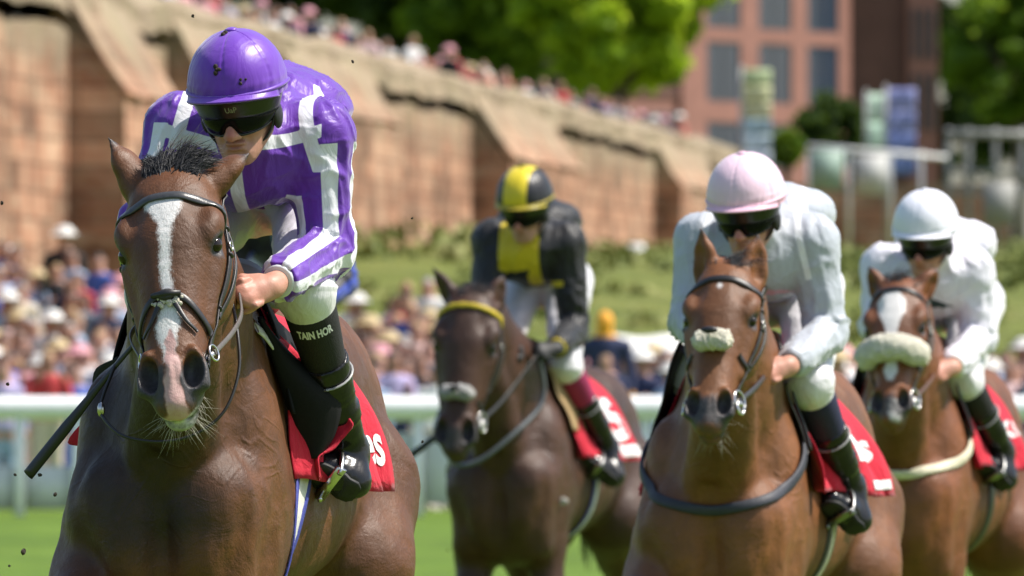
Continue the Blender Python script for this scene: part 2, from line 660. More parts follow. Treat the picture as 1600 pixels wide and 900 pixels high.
M = {}
M['leather'] = plain('dark_leather', (.018, .016, .016, 1), .42, (220, .35, .001))
M['brown_leather'] = plain('brown_leather', (.09, .035, .018, 1), .45, (200, .35, .001))
M['black_rubber'] = plain('black_rubber', (.012, .012, .013, 1), .35, (90, .3, .002))
M['boot'] = plain('polished_boot_leather', (.010, .010, .011, 1), .24, (16, .35, .010), Specular_IOR_Level=.4)
M['dull_metal'] = plain('stirrup_metal', (.30, .30, .29, 1), .35, None, Metallic=1.0)
M['metal'] = plain('bit_metal', (.62, .6, .57, 1), .22, None, Metallic=1.0)
M['sole'] = plain('boot_sole', (.012, .012, .012, 1), .6, (150, .5, .002))
M['white_fur'] = plain('sheepskin', (.78, .72, .58, 1), .9, (160, 1.0, .02), .2)
M['cream_fur'] = plain('cream_sheepskin', (.86, .81, .66, 1), .9, (160, 1.0, .02), .15)
M['grey_fur'] = plain('grey_sheepskin', (.45, .44, .42, 1), .9, (160, 1.0, .02), .3)
M['eye'] = plain('horse_eye', (.012, .006, .004, 1), .08, None, Specular_IOR_Level=.45)
M['mane'] = plain('black_mane', (.012, .012, .015, 1), .45, (90, .3, .002))
M['whisker'] = plain('pale_whiskers', (.42, .39, .32, 1), .5)
M['red'] = cloth_material('red_saddlecloth', [(.52, .012, .035, 1)], .75, .55, .1, .25, .3)
M['red_dark'] = cloth_material('red_saddlecloth_lining', [(.5, .012, .035, 1)], .75, .4, .1, .25, .3)
M['white_print'] = plain('white_print', (.8, .79, .78, 1), .6)
M['black_pad'] = plain('black_saddle_felt', (.006, .006, .007, 1), .8, (300, .4, .001), Specular_IOR_Level=.25)
M['white_strap'] = plain('white_webbing', (.66, .65, .6, 1), .6, (120, .5, .002))
M['blue_strap'] = plain('blue_webbing', (.05, .06, .3, 1), .6, (120, .5, .002))
M['cream_strap'] = plain('cream_webbing', (.6, .55, .4, 1), .6, (120, .5, .002))
def _skin():
    t = NT('skin')
    co = t.coord()
    c = t.ramp(t.noise(30, 4, co), (.3, (.44, .215, .15)), (.7, (.55, .29, .21)))
    c = t.mix(t.math('MULTIPLY', t.attr('flush'), .75), c, (.47, .135, .10, 1))
    c = t.mix(t.math('MULTIPLY', t.attr('lip'), .8), c, (.30, .085, .075, 1))
    c = t.mix(t.math('MULTIPLY', t.attr('stubble'), .30), c, (.20, .13, .10, 1))
    nr = t.bump(t.noise(160, 3, co), .25, .0012)
    nr = t.bump(t.noise(40, 3, co), .25, .003, nr)
    return t.done(c, .5, nr, Subsurface_Weight=.1, Subsurface_Radius=(.012, .005, .003), Specular_IOR_Level=.4)


M['skin'] = _skin()
M['lens'] = plain('goggle_lens', (.004, .004, .005, 1), .15, None, Specular_IOR_Level=.12)
M['peak'] = plain('helmet_peak', (.006, .0065, .006, 1), .3, (60, .2, .003))
M['pad_strap'] = plain('helmet_harness', (.012, .012, .012, 1), .5, (90, .4, .002))
M['mud'] = plain('mud', (.03, .02, .012, 1), .9, (90, .8, .01))
M['hair_dark'] = plain('dark_hair', (.02, .012, .008, 1), .6, (150, .5, .002))

# ------------------------------------------------------------------ racehorses
class Frame:
    """Standing place of a horse: local x runs forward, y to the horse's left, z up; the origin is on the turf under the withers."""

    def __init__(s, X, D, yaw, z=0.0):
        s.X, s.D, s.z, s.s, s.c = X, D, z, math.sin(yaw), math.cos(yaw)
        s.rot = math.atan2(-s.c, -s.s)

    def L(s, px, py, x):
        u = (px - 800) / F
        y = (u * (s.D - s.c * x) - s.X + s.s * x) / (s.c + u * s.s)
        d = s.D - s.c * x - s.s * y
        return V(x, y, CAM_H + (HOR - py) / F * d - s.z)

    def put(s, o):
        o.location = (s.X, s.D, s.z)
        o.rotation_euler = (0, 0, s.rot)
        return o


def make_horse(H):
    fr = H['frame']
    P, N = V(*H['poll']), V(*H['nose'])
    a = unit(N - P)
    hl = np.linalg.norm(N - P) / .64                       # head scale
    look = V(*H.get('look', (1, 0, 0)))
    n = unit(look - a * (look @ a))
    l = np.cross(n, a)
    roll = H.get('roll', 0)
    l, n = l * math.cos(roll) + n * math.sin(roll), n * math.cos(roll) - l * math.sin(roll)
    hp = lambda t, u, v: P + (a * t + l * u + n * v) * hl   # head coordinates to local
    hd = lambda t, u, v: a * t + l * u + n * v
    sc = lambda *r: tuple(q * hl for q in r)
    B = Body()
    # trunk
    B.add(P_loft((0, 0, 0), (1, 0, 0), (0, 1, 0), (0, 0, 1), [
        (-1.36, 1.12, 1.2, .03, 0), (-1.30, 1.0, 1.42, .13, 0), (-1.15, .96, 1.54, .195, -.05), (-.95, .93, 1.59, .23, -.12), (-.70, .90, 1.57, .265, -.14),
        (-.40, .86, 1.545, .28, -.16), (-.10, .84, 1.57, .238, -.24), (.10, .86, 1.57, .195, -.16), (.28, .90, 1.5, .172, -.12), (.42, .98, 1.38, .15, -.1), (.49, 1.08, 1.25, .05, 0)], 2.25), 0)
    B.add(P_cone((.08, 0, 1.56), (-.3, 0, 1.56), .065, .05, (0, 1, 0), .8), .09)
    # neck
    c1 = V(.06, 0, 1.33); c4 = hp(.03, 0, -.07)
    c2 = c1 + (c4 - c1) * .42 + V(.02, 0, .02); c3 = c1 + (c4 - c1) * .78 + V(0, 0, .045)
    B.add(P_cone(c1, c2, .335, .225, (0, 1, 0), .54), .08)
    B.add(P_cone(c2, c3, .225, .145, (0, 1, 0), .62), .05)
    B.add(P_cone(c3, c4, .145, .112, (0, 1, 0), .72), .05)
    B.add(P_cone(V(.42, 0, 1.22), hp(.2, 0, -.2), .1, .075, (0, 1, 0), .75), .08)
    for sd in (1, -1):
        nw = .042 if sd > 0 else .0                              # the left foreleg is gathered in under the chest
        B.add(P_cone(V(.40, sd * .045, 1.16), hp(.14, sd * .045, -.17), .06, .035), .05)       # neck muscle cords
        # shoulder, breast, haunch
        B.add(P_ell((.19, sd * (.185 - nw * .5), 1.15), (.15, .075, .27), np.array([(.94, 0, .34), (0, 1, 0), (-.34, 0, .94)])), .08)
        B.add(P_ell((.37, sd * (.165 - nw), 1.08), (.11, .09, .13)), .06)
        B.add(P_ell((.42, sd * .088, 1.02), (.10, .095, .17)), .045)
        B.add(P_ell((.14, sd * (.18 - nw), 1.0), (.12, .065, .15)), .06)
        B.sub(P_cone((.40, sd * .24, 1.40), (.47, sd * .135, .80), .010, .014), .07)
        B.add(P_cone((.41, sd * .115, 1.12), (.34, sd * (.165 - nw), .84), .085, .07), .05)
        B.add(P_ell((-.92, sd * .13, 1.24), (.30, .115, .30)), .09)
        B.add(P_ell((-1.08, sd * .13, 1.08), (.22, .12, .30)), .09)
    B.add(P_ell((.26, 0, .90), (.20, .17, .16)), .08)
    B.sub(P_cone((.545, 0, 1.2), (.485, 0, .80), .016, .030), .05)
    lg = H.get('legs', {})

    def limb(pts, rr, k=.05):
        for (p, q), (r0, r1) in zip(zip(pts, pts[1:]), zip(rr, rr[1:])):
            B.add(P_cone(p, q, r0, r1), k)
    fl = lg.get('FL', [(.26, .10, 1.02), (.18, .115, .84), (.24, .17, .52), (.17, .18, .22), (.22, .18, .09)])
    frr = lg.get('FR', [(.28, -.18, 1.02), (.33, -.20, .92), (.60, -.225, .80), (.40, -.21, .52), (.30, -.2, .44)])
    hlf = lg.get('HL', [(-.95, .17, 1.12), (-.78, .21, .93), (-1.16, .17, .60), (-1.12, .165, .27), (-1.03, .165, .10)])
    hrt = lg.get('HR', [(-.95, -.17, 1.12), (-.70, -.21, .93), (-.98, -.17, .56), (-.76, -.165, .30), (-.66, -.165, .13)])
    for p in (fl, frr):
        limb(p, (.108, .092, .052, .036, .036))
        B.add(P_ell(V(*p[2]), (.052, .05, .062)), .03)
        B.add(P_cone(V(*p[4]), V(*p[4]) + (V(.04, 0, -.075) if p[4][2] < .2 else V(-.08, 0, -.03)), .04, .062), .02)
    for p in (hlf, hrt):
        limb(p, (.19, .15, .058, .04, .038), .06)
        B.add(P_ell(V(*p[2]) + V(-.015, 0, .02), (.062, .045, .075)), .03)
        B.add(P_cone(V(*p[4]), V(*p[4]) + V(.04, 0, -.08), .04, .06), .02)
    # head
    # t, chin side, face side, half width, widening towards the face
    ho, ha, hlat, hn = P, a, l, n
    st = [(-.06, -.05, .0, .03, 0), (0, -.11, .055, .092, 0), (.06, -.15, .078, .108, .04), (.13, -.185, .088, .115, .06), (.19, -.20, .09, .118, .08), (.26, -.195, .08, .108, .02),
          (.33, -.17, .068, .093, -.04), (.40, -.13, .056, .080, -.05), (.46, -.112, .05, .072, -.02), (.52, -.10, .044, .067, .0), (.56, -.09, .036, .066, 0), (.60, -.075, .018, .056, 0), (.635, -.045, -.015, .03, 0), (.645, -.035, -.025, .012, 0)]
    B.add(P_loft(P, a, l, n, [(t * hl, lo * hl, hi * hl, w * hl, tp) for t, lo, hi, w, tp in st], 2.35), .035)
    for sd in (1, -1):
        B.add(P_ell(hp(.21, sd * .075, -.11), sc(.105, .045, .085), np.stack([a, l, n], 1)), .04)      # jaw
        B.add(P_ell(hp(.165, sd * .098, .035), sc(.05, .027, .034), np.stack([a, l, n], 1)), .022)     # brow over the eye
        B.add(P_cone(hp(.23, sd * .108, -.005), hp(.39, sd * .078, -.03), .014 * hl, .010 * hl), .025)   # cheek ridge
        B.add(P_cone(hp(.10, sd * .10, .0), hp(.15, sd * .105, .03), .02 * hl, .02 * hl), .03)
        B.sub(P_ell(hp(.115, sd * .085, .085), sc(.04, .025, .018), np.stack([a, l, n], 1)), .03)       # hollow above the eye
        B.sub(P_ell(hp(.205, sd * .125, .022), sc(.0235, .019, .0165), np.stack([a, l, n], 1)), .006)      # eye opening
        # nostril
        B.add(P_ell(hp(.545, sd * .052, .004), sc(.052, .032, .040), np.stack([a, l, n], 1)), .018)
        B.add(P_cone(hp(.50, sd * .056, .03), hp(.575, sd * .074, .0), .014 * hl, .013 * hl), .014)
        ax_n = unit(hd(.25, sd * .45, 1))
        cr = np.stack([unit(a - ax_n * (a @ ax_n)), np.cross(ax_n, unit(a - ax_n * (a @ ax_n))), ax_n], 1)
        B.sub(P_ell(hp(.553, sd * .056, .036), sc(.044, .0255, .048), cr), .008)
    B.add(P_cone(hp(.54, 0, .03), hp(.615, 0, .0), .017 * hl, .024 * hl), .022)                         # upper lip between the nostrils
    B.add(P_ell(hp(.61, 0, -.012), sc(.032, .043, .03), np.stack([a, l, n], 1)), .02)
    B.add(P_ell(hp(.605, 0, -.075), sc(.04, .040, .026), np.stack([a, l, n], 1)), .02)                  # chin
    for sd in (1, -1):
        B.sub(P_cone(hp(.625, sd * .02, -.052), hp(.52, sd * .07, -.055), .0055 * hl, .006 * hl), .008)  # mouth line
    for q in (-.008, .009):
        B.sub(P_cone(hp(.53, q, .054), hp(.59, q * 1.8, .036), .003 * hl, .004 * hl), .008)             # creases of the snip
    ears = []
    for sd, key in ((1, 'earL'), (-1, 'earR')):
        base = hp(.0, sd * .075, -.045)
        tip = V(*H[key])
        e = tip - base
        L_ = np.linalg.norm(e)
        eu = e / L_
        op = V(*H.get(key + 'o', (.55, sd * .8, -.2)))
        op = unit(op - eu * (op @ eu))
        side = np.cross(eu, op)
        q = lambda s_, w, o: base + eu * (s_ * L_) + side * w + op * o
        B.add(P_cone(q(-.12, 0, -.012), q(.22, 0, -.004), .044, .046, op, .8), .03)
        B.add(P_cone(q(.22, 0, -.004), q(.55, 0, 0), .046, .038, op, .65), .02)
        B.add(P_cone(q(.55, 0, 0), q(.99, 0, .006), .038, .003, op, .55), .012)
        B.sub(P_cone(q(.2, 0, .040), q(.55, 0, .033), .027, .024, op, .9), .008)
        B.sub(P_cone(q(.55, 0, .033), q(.9, 0, .016), .024, .003, op, .9), .008)
        ears.append((base, eu, L_))
    r = H['res']
    hb = np.array([hp(-.1, .16, .1), hp(.68, -.16, -.22), H['earL'], H['earR'], hp(.3, .16, .1), hp(.1, -.16, .1), hp(.66, .1, .07), hp(.66, -.1, .07), hp(.5, .1, .1)])
    h0, h1 = hb.min(0) - .03, hb.max(0) + .03
    bx = B.bbox()
    xs = axis((-1.42, h0[0], r * 2.6), (h0[0], h1[0], r))
    ys = axis((-.46, h0[1], r * 2.2), (h0[1], h1[1], r), (h1[1], .46, r * 2.2)) if h0[1] > -.46 and h1[1] < .46 else axis((-.5, .5, r))
    zs = axis((-.02, h0[2], r * 2.6), (h0[2], h1[2], r), (h1[2], max(h1[2] + .02, 1.75), r))
    v, f = B.mesh(xs, ys, zs)
    # attributes: markings grown into the coat; dark also carries painted chest and neck shade
    q = (v - P) @ np.stack([a, l, n], 1) / hl
    t, u, w = q.T
    inhead = (t > -.03) & (np.abs(u) < .16) & (w > -.03)
    white = np.full(len(v), -.05)
    for row in H.get('white', []):
        row = np.asarray(row, float)
        c_ = np.interp(t, row[:, 0], row[:, 1]); h_ = np.interp(t, row[:, 0], row[:, 2])
        d_ = np.minimum(h_ - np.abs(u - c_), np.minimum(t - row[0, 0], row[-1, 0] - t))
        white = np.where(inhead & (w > -.02), np.maximum(white, d_), white)
    pink = np.zeros(len(v))
    if H.get('pink'):
        pr = np.asarray(H['pink'], float)
        un_ = u + fbm(v * 28, 77, 2) * .008 - np.interp(t, pr[:, 0], pr[:, 1])
        pink = np.clip((np.interp(t, pr[:, 0], pr[:, 2]) - np.abs(un_)) / .012 + .3, 0, 1) * inhead * (t > pr[0, 0])
    if H.get('pale_lip'):
        white = np.where(inhead | ((t > .5) & (t < .70) & (np.abs(u) < .1) & (w > -.14)), np.maximum(white, np.minimum(t - .565, -.022 - w) + .0 * u), white)
    muz = np.clip((t - .50 + .12 * np.clip(.03 - w, 0, .2) / .1) / .06, 0, 1) * (np.abs(u) < .16) * (w > -.2) * (t < .8) * (t > 0) * (v[:, 0] > .6)
    grey = muz * (1 - pink) * (1 - .45 * np.clip((t - .6) / .03, 0, 1)) * H.get('muzzle', 1.0)
    for sd in (1, -1):                                                # inside the nostrils and round the eyes
        d_ = np.linalg.norm((q - V(.553, sd * .056, .012)) / V(.04, .025, .04), axis=1)
        grey = np.maximum(grey, np.clip(1.6 - d_, 0, 1) * 1.3)
        pink = np.where(d_ < 1.1, 0, pink)
        d_ = np.linalg.norm(q - V(.205, sd * .115, .022), axis=1)
        grey = np.maximum(grey, np.clip((.042 - d_) / .02, 0, .9))
    for base, eu, L_ in ears:
        s_ = (v - base) @ eu / L_
        d_ = np.linalg.norm(v - base - np.outer(np.clip(s_, 0, 1) * L_, eu), axis=1)
        grey = np.where((d_ < .06) & (s_ > .1), np.maximum(grey, np.clip((s_ - .72) / .25, 0, .8)), grey)
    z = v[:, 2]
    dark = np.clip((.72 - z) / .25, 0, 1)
    if 'dark_coat_shade' in H:
        dark = np.maximum(dark, H['dark_coat_shade'](v))
    nv_ = B.grad(v)
    v = v + nv_ * ((fbm(v * V(9, 9, 6), 31, 3) * .0032 + (.5 - np.abs(vnoise(v * V(15, 15, 8) + 3, 37))) * .0042 + (.5 - np.abs(vnoise(v * V(5, 7, 4) + 8, 41))) * .006) * np.clip((.74 - v[:, 0]) / .2, .0, 1))[:, None]
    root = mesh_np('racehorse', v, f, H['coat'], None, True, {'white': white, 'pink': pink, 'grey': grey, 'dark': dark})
    props(root, H['label'], 'horse', 'racehorses galloping on the turf')
    fr.put(root)
    for sd in (1, -1):
        MB().ball(hp(.2045, sd * .1035, .022), .0215 * hl, 18, 12).build('eye', M['eye'], root)
    hr = H['hair']
    rng = random.Random(H['seed'])
    # forelock between the ears and mane along the crest
    m = MB()
    ncl = 34
    clumps = []
    for i in range(ncl):
        u0 = max(-.062, min(.062, rng.gauss(0, .032)))
        wv = rng.gauss(0, 1)
        L_ = rng.choice((1, 1, 1, 1.45)) * rng.uniform(.04, .085) * (1.1 - abs(u0) * 4)
        clumps.append((u0, rng.uniform(-.045, .025), L_, unit(-a * .80 - n * .12 + l * (.10 + u0 * 6 + .18 * wv)), l * (.30 + u0 * 3 + .25 * wv) - n * rng.uniform(-.25, .4) + a * rng.uniform(.25, .75)))
    for i in range(hr[0]):
        u0, t0, L_, dr, d2 = clumps[rng.randrange(ncl)]
        ju, jt = rng.gauss(0, .008), rng.gauss(0, .008)
        p0 = hp(t0 + jt, u0 + ju, .035)
        p0 = B.snap([p0], -.003)[0][0]
        L_ = L_ * rng.uniform(.7, 1.15)
        j3 = np.array([rng.gauss(0, .06) for _ in range(3)])
        pull = -(l * ju + a * jt) * .6
        pts = [p0 + (dr + j3) * L_ * q_ + (d2 + j3) * L_ * q_ * q_ * .75 + pull * q_ for q_ in (0, .2, .4, .6, .8, 1)]
        m.tube(pts, np.array([1, 1, .9, .75, .5, .15]) * rng.uniform(.0007, .0015), 3)
    m.build('forelock', M['mane'], root)
    m = MB()
    for i in range(hr[1]):
        s_ = rng.random()
        p0 = hp(-.03, 0, -.02) * (1 - s_) + V(.0, 0, 1.63) * s_ + V(0, rng.gauss(0, .012), .04 * math.sin(s_ * 3.1))
        p0 = B.snap([p0], -.004)[0][0]
        L_ = rng.uniform(.06, .12)
        sg = -1
        dr = unit(V(-.5 + rng.gauss(0, .2), sg * .35, .7))
        pts = [p0 + dr * L_ * q_ * .7 + V(-.2, sg * .6, -.5) * L_ * q_ * q_ for q_ in (0, .3, .65, 1)]
        m.tube(pts, np.array([1, .9, .7, .2]) * rng.uniform(.003, .005), 3)
    m.build('mane', M['mane'], root)
    m = MB()
    for i in range(60):
        dx, dy = rng.uniform(-.045, .045), rng.uniform(-.045, .045)
        m.tube(spline([(-1.33 + dx, dy, 1.42), (-1.42 + dx * 2, dy * 2, 1.34), (-1.5 + dx * 3, dy * 2.5, 1.1), (-1.55 + dx * 3, dy * 3, .8 + rng.uniform(-.12, .12))], 7), np.array([1, 1.2, 1.3, 1.2, 1, .7, .2]) * .008, 4)
    m.build('tail', M['mane'], root)
    if hr[2]:
        m = MB()
        for i in range(hr[2]):
            th = rng.uniform(-1.5, 1.5)
            tt = rng.uniform(.53, .625)
            p0, nn = B.cast([hp(tt, math.sin(th) * .3, -.05 - .3 * abs(math.cos(th)) - (.06 if abs(th) > 1 else 0))], [hp(tt, 0, -.05) - hp(tt, math.sin(th) * .3, -.05 - .3 * abs(math.cos(th)))])
            if np.linalg.norm(p0[0] - hp(.58, 0, -.05)) > .12 * hl:
                continue
            L_ = rng.uniform(.025, .075)
            d_ = unit(nn[0] * 1.0 + a * rng.uniform(.2, 1.0) + np.array([rng.gauss(0, .35) for _ in range(3)]))
            c_ = np.array([rng.gauss(0, .25), rng.gauss(0, .25), -rng.uniform(0, .4)])
            m.tube([p0[0], p0[0] + d_ * L_ * .5 + c_ * L_ * .15, p0[0] + d_ * L_ + c_ * L_ * .6], np.array([1, .8, .3]) * .00045, 3)
        m.build('whiskers', M['whisker'], root)['kind'] = 'stuff'
    H.update(root=root, B=B, hp=hp, hd=hd, hl=hl, a=a, l=l, n=n)
    return H


def ring_on_head(H, t, th0, th1, k=26, tilt=0.0, off=.002, c=-.05):
    """Points round the head at distance t from the poll; th = 0 on the face, +90 on the horse's left cheek. tilt slides them along the head."""
    th = np.radians(np.linspace(th0, th1, k))
    tt = t + tilt * (1 - np.cos(th))
    O = np.array([H['hp'](q, math.sin(x) * .22, c + math.cos(x) * .22) for q, x in zip(tt, th)])
    C = np.array([H['hp'](q, 0, c) for q in tt])
    p, nn = H['B'].cast(O, C - O)
    return p + nn * off, nn


def strap_on_head(H, path, k=22, off=.002):
    """Strap through head points (t, u, v), pulled onto the skin."""
    g = spline([H['hp'](*q) for q in path], k)
    p, nn = H['B'].snap(g, off)
    return p, nn


def make_bridle(H, T):
    """Headcollar straps lying on the horse's head, each strap a part of its own."""
    root, hp, hl, B = H['root'], H['hp'], H['hl'], H['B']
    lea = M[T.get('leather', 'leather')]
    br = bpy.data.objects.new('bridle', None)
    link(br, root)
    p, nn = ring_on_head(H, T.get('brow', .07), -88, 88, 30, .035)
    m = MB()
    if T.get('browband') == 'woven':
        for i in range(2):
            ph = np.arange(30) * 2.1 + i * math.pi
            m.tube(p + nn * .006 + H['a'] * (.007 * np.sin(ph))[:, None], .0075, 6)
        m.build('browband', M['yellow'], br)
    else:
        m.strap(p, nn, .020, .005)
        m.build('browband', M['leather_grey'] if T.get('grey_brow') else lea, br)
    for sd in (1, -1):
        p, nn = strap_on_head(H, [(.0, sd * .11, -.06), (.10, sd * .125, -.04), (.22, sd * .125, -.045), (.34, sd * .105, -.05), (.45, sd * .085, -.045), (.50, sd * .08, -.045)], 26, .003)
        m = MB().strap(p, nn, .018, .005)
        m.build('cheekpiece', lea, br)
        p2, n2 = strap_on_head(H, [(.02, sd * .11, -.10), (.12, sd * .125, -.10), (.24, sd * .12, -.085), (.35, sd * .10, -.07)], 20, .004)
        MB().strap(p2, n2, .014, .004).build('noseband_strap', lea, br)
        for i in (6, 9, 15):
            m = MB()
            c, q = p[i] + nn[i] * .005, nn[i]
            tx = unit(p[i + 1] - p[i])
            Mx = np.stack([tx, np.cross(q, tx), q], 1)
            m.ball(c, (.006, .013, .006), 10, 6, 0, Mx)
            m.build('strap_keeper', lea, br)
        m = MB()
        c = p[8] + nn[8] * .007
        m.ring(c, nn[8], .011, .0022, 14, 6)
        m.build('buckle', M['metal'], br)
        c = hp(T.get('bit', .475), sd * .088, -.04)
        m = MB()
        m.ring(c, H['l'] + .4 * H['n'] * sd, .030 if T.get('big_bit') else .019, .0042 if T.get('big_bit') else .003, 22, 8)
        if T.get('big_bit'):
            m.ring(c + H['a'] * .03 * hl + H['l'] * sd * .006, H['l'] + .4 * H['n'] * sd, .019, .005, 18, 8)
            m.ball(c + H['a'] * .012, .012, 8, 6)
        m.tube([c, hp(T.get('bit', .475) + .02, sd * .05, -.05), hp(.5, 0, -.05)], .007, 8)
        m.build('bit', M['metal'], br)
        H['bit' + ('L' if sd > 0 else 'R')] = c
    nb = T.get('nose', 'plain')
    if nb == 'grackle':
        for sd in (1, -1):
            up = [(.362, 0, .08), (.364, sd * .035, .07), (.395, sd * .078, .035), (.42, sd * .085, -.03)]
            p, nn = strap_on_head(H, up, 20, .003)
            MB().strap(p, nn, .016, .005).build('noseband', lea, br)
            lo = [(.362, 0, .08), (.385, sd * .022, .075), (.425, sd * .045, .05), (.445, sd * .062, .025)]
            p, nn = strap_on_head(H, lo, 18, .004)
            MB().strap(p, nn, np.linspace(.015, .007, 18), .004).build('noseband_lower_strap', lea, br)
        p, nn = B.snap([hp(.364, 0, .09)], .007)
        Mx = np.stack([H['a'], H['l'], H['n']], 1)
        m = MB().ball(p[0], (.016, .022, .009), 14, 8, 0, Mx)
        m.tube([p[0] - H['l'] * .035, p[0] + H['n'] * .004, p[0] + H['l'] * .035], [.006, .011, .006], 8)
        m.build('noseband_knot', lea, br)
        m = MB()
        rng = random.Random(3)
        for i in range(26):
            c, q = B.snap([hp(.368 + rng.uniform(-.006, .02), rng.gauss(0, .022), .08)], .004)
            m.ball(c[0], rng.uniform(.004, .008), 7, 5)
        m.build('noseband_fleece', M['white_fur'], br)
    elif nb == 'roll':
        t0, r0, mat, span = T['roll']
        p, nn = ring_on_head(H, t0, -span, span, 64, .012, r0 * .7)
        prof = np.minimum(1, np.sin(np.linspace(.28, math.pi - .28, 64)) * 1.6)
        m = MB()
        m.tube(p, r0 * prof, 30, 0, .85, nn)
        o = m.build('sheepskin_noseband', M[mat], br)
        q = np.array([v_.co[:] for v_ in o.data.vertices])
        off = fbm(q * 45, 5, 2) * .0035 + np.abs(vnoise(q * 150, 6)) * .0055 - .002
        nrm = np.array([v_.normal[:] for v_ in o.data.vertices])
        o.data.vertices.foreach_set('co', (q + nrm * off[:, None]).astype(np.float32).ravel())
        if T.get('roll_tie'):
            p, nn = B.snap([hp(t0 - .002, 0, .1)], r0 * 1.5)
            MB().ball(p[0], (.012, .026, .010), 12, 7, 0, np.stack([H['a'], H['l'], H['n']], 1)).build('noseband_tie', lea, br)
        for sd in (1, -1):
            p, nn = strap_on_head(H, [(t0 + .012, sd * .08, .02), (t0 + .03, sd * .09, -.03), (t0 + .02, sd * .088, -.06)], 12, .003)
            MB().strap(p, nn, .014, .004).build('noseband', lea, br)
    else:
        p, nn = ring_on_head(H, .37, -105, 105, 30, .03)
        MB().strap(p, nn, .022, .005).build('noseband', lea, br)
    # throat lash
    p, nn = ring_on_head(H, .12, 70, 110, 8, .02)
    return br


def rein(H, parent, pts, mat, width=.016, name='rein', n=26):
    g = spline(pts, n)
    sid = np.tile(V(0, 1, .3), (n, 1))
    return MB().strap(g, sid, width, .004).build(name, M[mat], parent)


def cloth_grid(H, x0, x1, a0, a1, na, nx, off, flutter=.008, seed=3, edge=None, flare=0.0):
    """Cloth lying over the horse's back: grid of points in (angle, x); angle 0 is the spine, positive on the left side."""
    A = np.radians(np.linspace(a0, a1, na))
    Xs = np.linspace(x0, x1, nx)
    g = np.zeros((na, nx, 3)); nr = np.zeros((na, nx, 3))
    for i, a in enumerate(A):
        xx = Xs if edge is None else edge(math.degrees(a), Xs)
        O = np.stack([xx, np.full(nx, math.sin(a) * .8), 1.28 + np.full(nx, math.cos(a)) * .8], -1)
        C = np.stack([xx, np.zeros(nx), np.full(nx, 1.28)], -1)
        p, nn = H['B'].cast(O, C - O)
        fl = flutter * (abs(a) / 1.6) ** 2 * (1.2 + np.sin(xx * 26 + a * 3 + seed) + .6 * np.sin(xx * 51 + seed * 2))
        fl = fl + flare * np.clip((x0 - xx) / abs(x0 - x1), 0, 1) ** 1.6 * (abs(a) / 1.9) ** 2
        g[i] = p + nn * (off + fl)[:, None]
        nr[i] = nn
    return g, nr


_dg = None


def text_mesh(body, size, extrude=.0, res=3, shear=0.0, bold=0.0):
    """Flat triangulated letters as numpy verts and faces, centred on the origin."""
    cu = bpy.data.curves.new('lettering', 'FONT')
    cu.body, cu.size, cu.align_x, cu.align_y = body, size, 'CENTER', 'CENTER'
    cu.resolution_u, cu.shear, cu.offset = res, shear, bold
    o = bpy.data.objects.new('lettering', cu)
    COL.objects.link(o)
    dg = bpy.context.evaluated_depsgraph_get()
    me = bpy.data.meshes.new_from_object(o.evaluated_get(dg))
    v = np.array([q.co[:] for q in me.vertices])
    me.calc_loop_triangles()
    f = np.array([q.vertices[:] for q in me.loop_triangles])
    bpy.data.objects.remove(o); bpy.data.meshes.remove(me); bpy.data.curves.remove(cu)
    # cut into smaller triangles so that the letters can follow a curved surface
    for _ in range(2):
        mid = {}
        vs = list(v); nf = []

        def mp(i, j):
            k = (min(i, j), max(i, j))
            if k not in mid:
                mid[k] = len(vs); vs.append((v[i] + v[j]) / 2)
            return mid[k]
        for a, b, c in f:
            if max(np.linalg.norm(v[a] - v[b]), np.linalg.norm(v[b] - v[c]), np.linalg.norm(v[c] - v[a])) < size * .25:
                nf.append((a, b, c)); continue
            ab, bc, ca = mp(a, b), mp(b, c), mp(c, a)
            nf += [(a, ab, ca), (ab, b, bc), (ca, bc, c), (ab, bc, ca)]
        v, f = np.array(vs), np.array(nf)
    return v, f


def on_grid(g, nr, u, w, off):
    """Point on a cloth grid at fractional row u, column w."""
    na, nx = g.shape[:2]
    i = np.clip(u, 0, na - 1.001); j = np.clip(w, 0, nx - 1.001)
    i0, j0 = i.astype(int), j.astype(int)
    fi, fj = (i - i0)[:, None], (j - j0)[:, None]
    bl = lambda q: q[i0, j0] * (1 - fi) * (1 - fj) + q[i0 + 1, j0] * fi * (1 - fj) + q[i0, j0 + 1] * (1 - fi) * fj + q[i0 + 1, j0 + 1] * fi * fj
    return bl(g) + bl(nr) * off


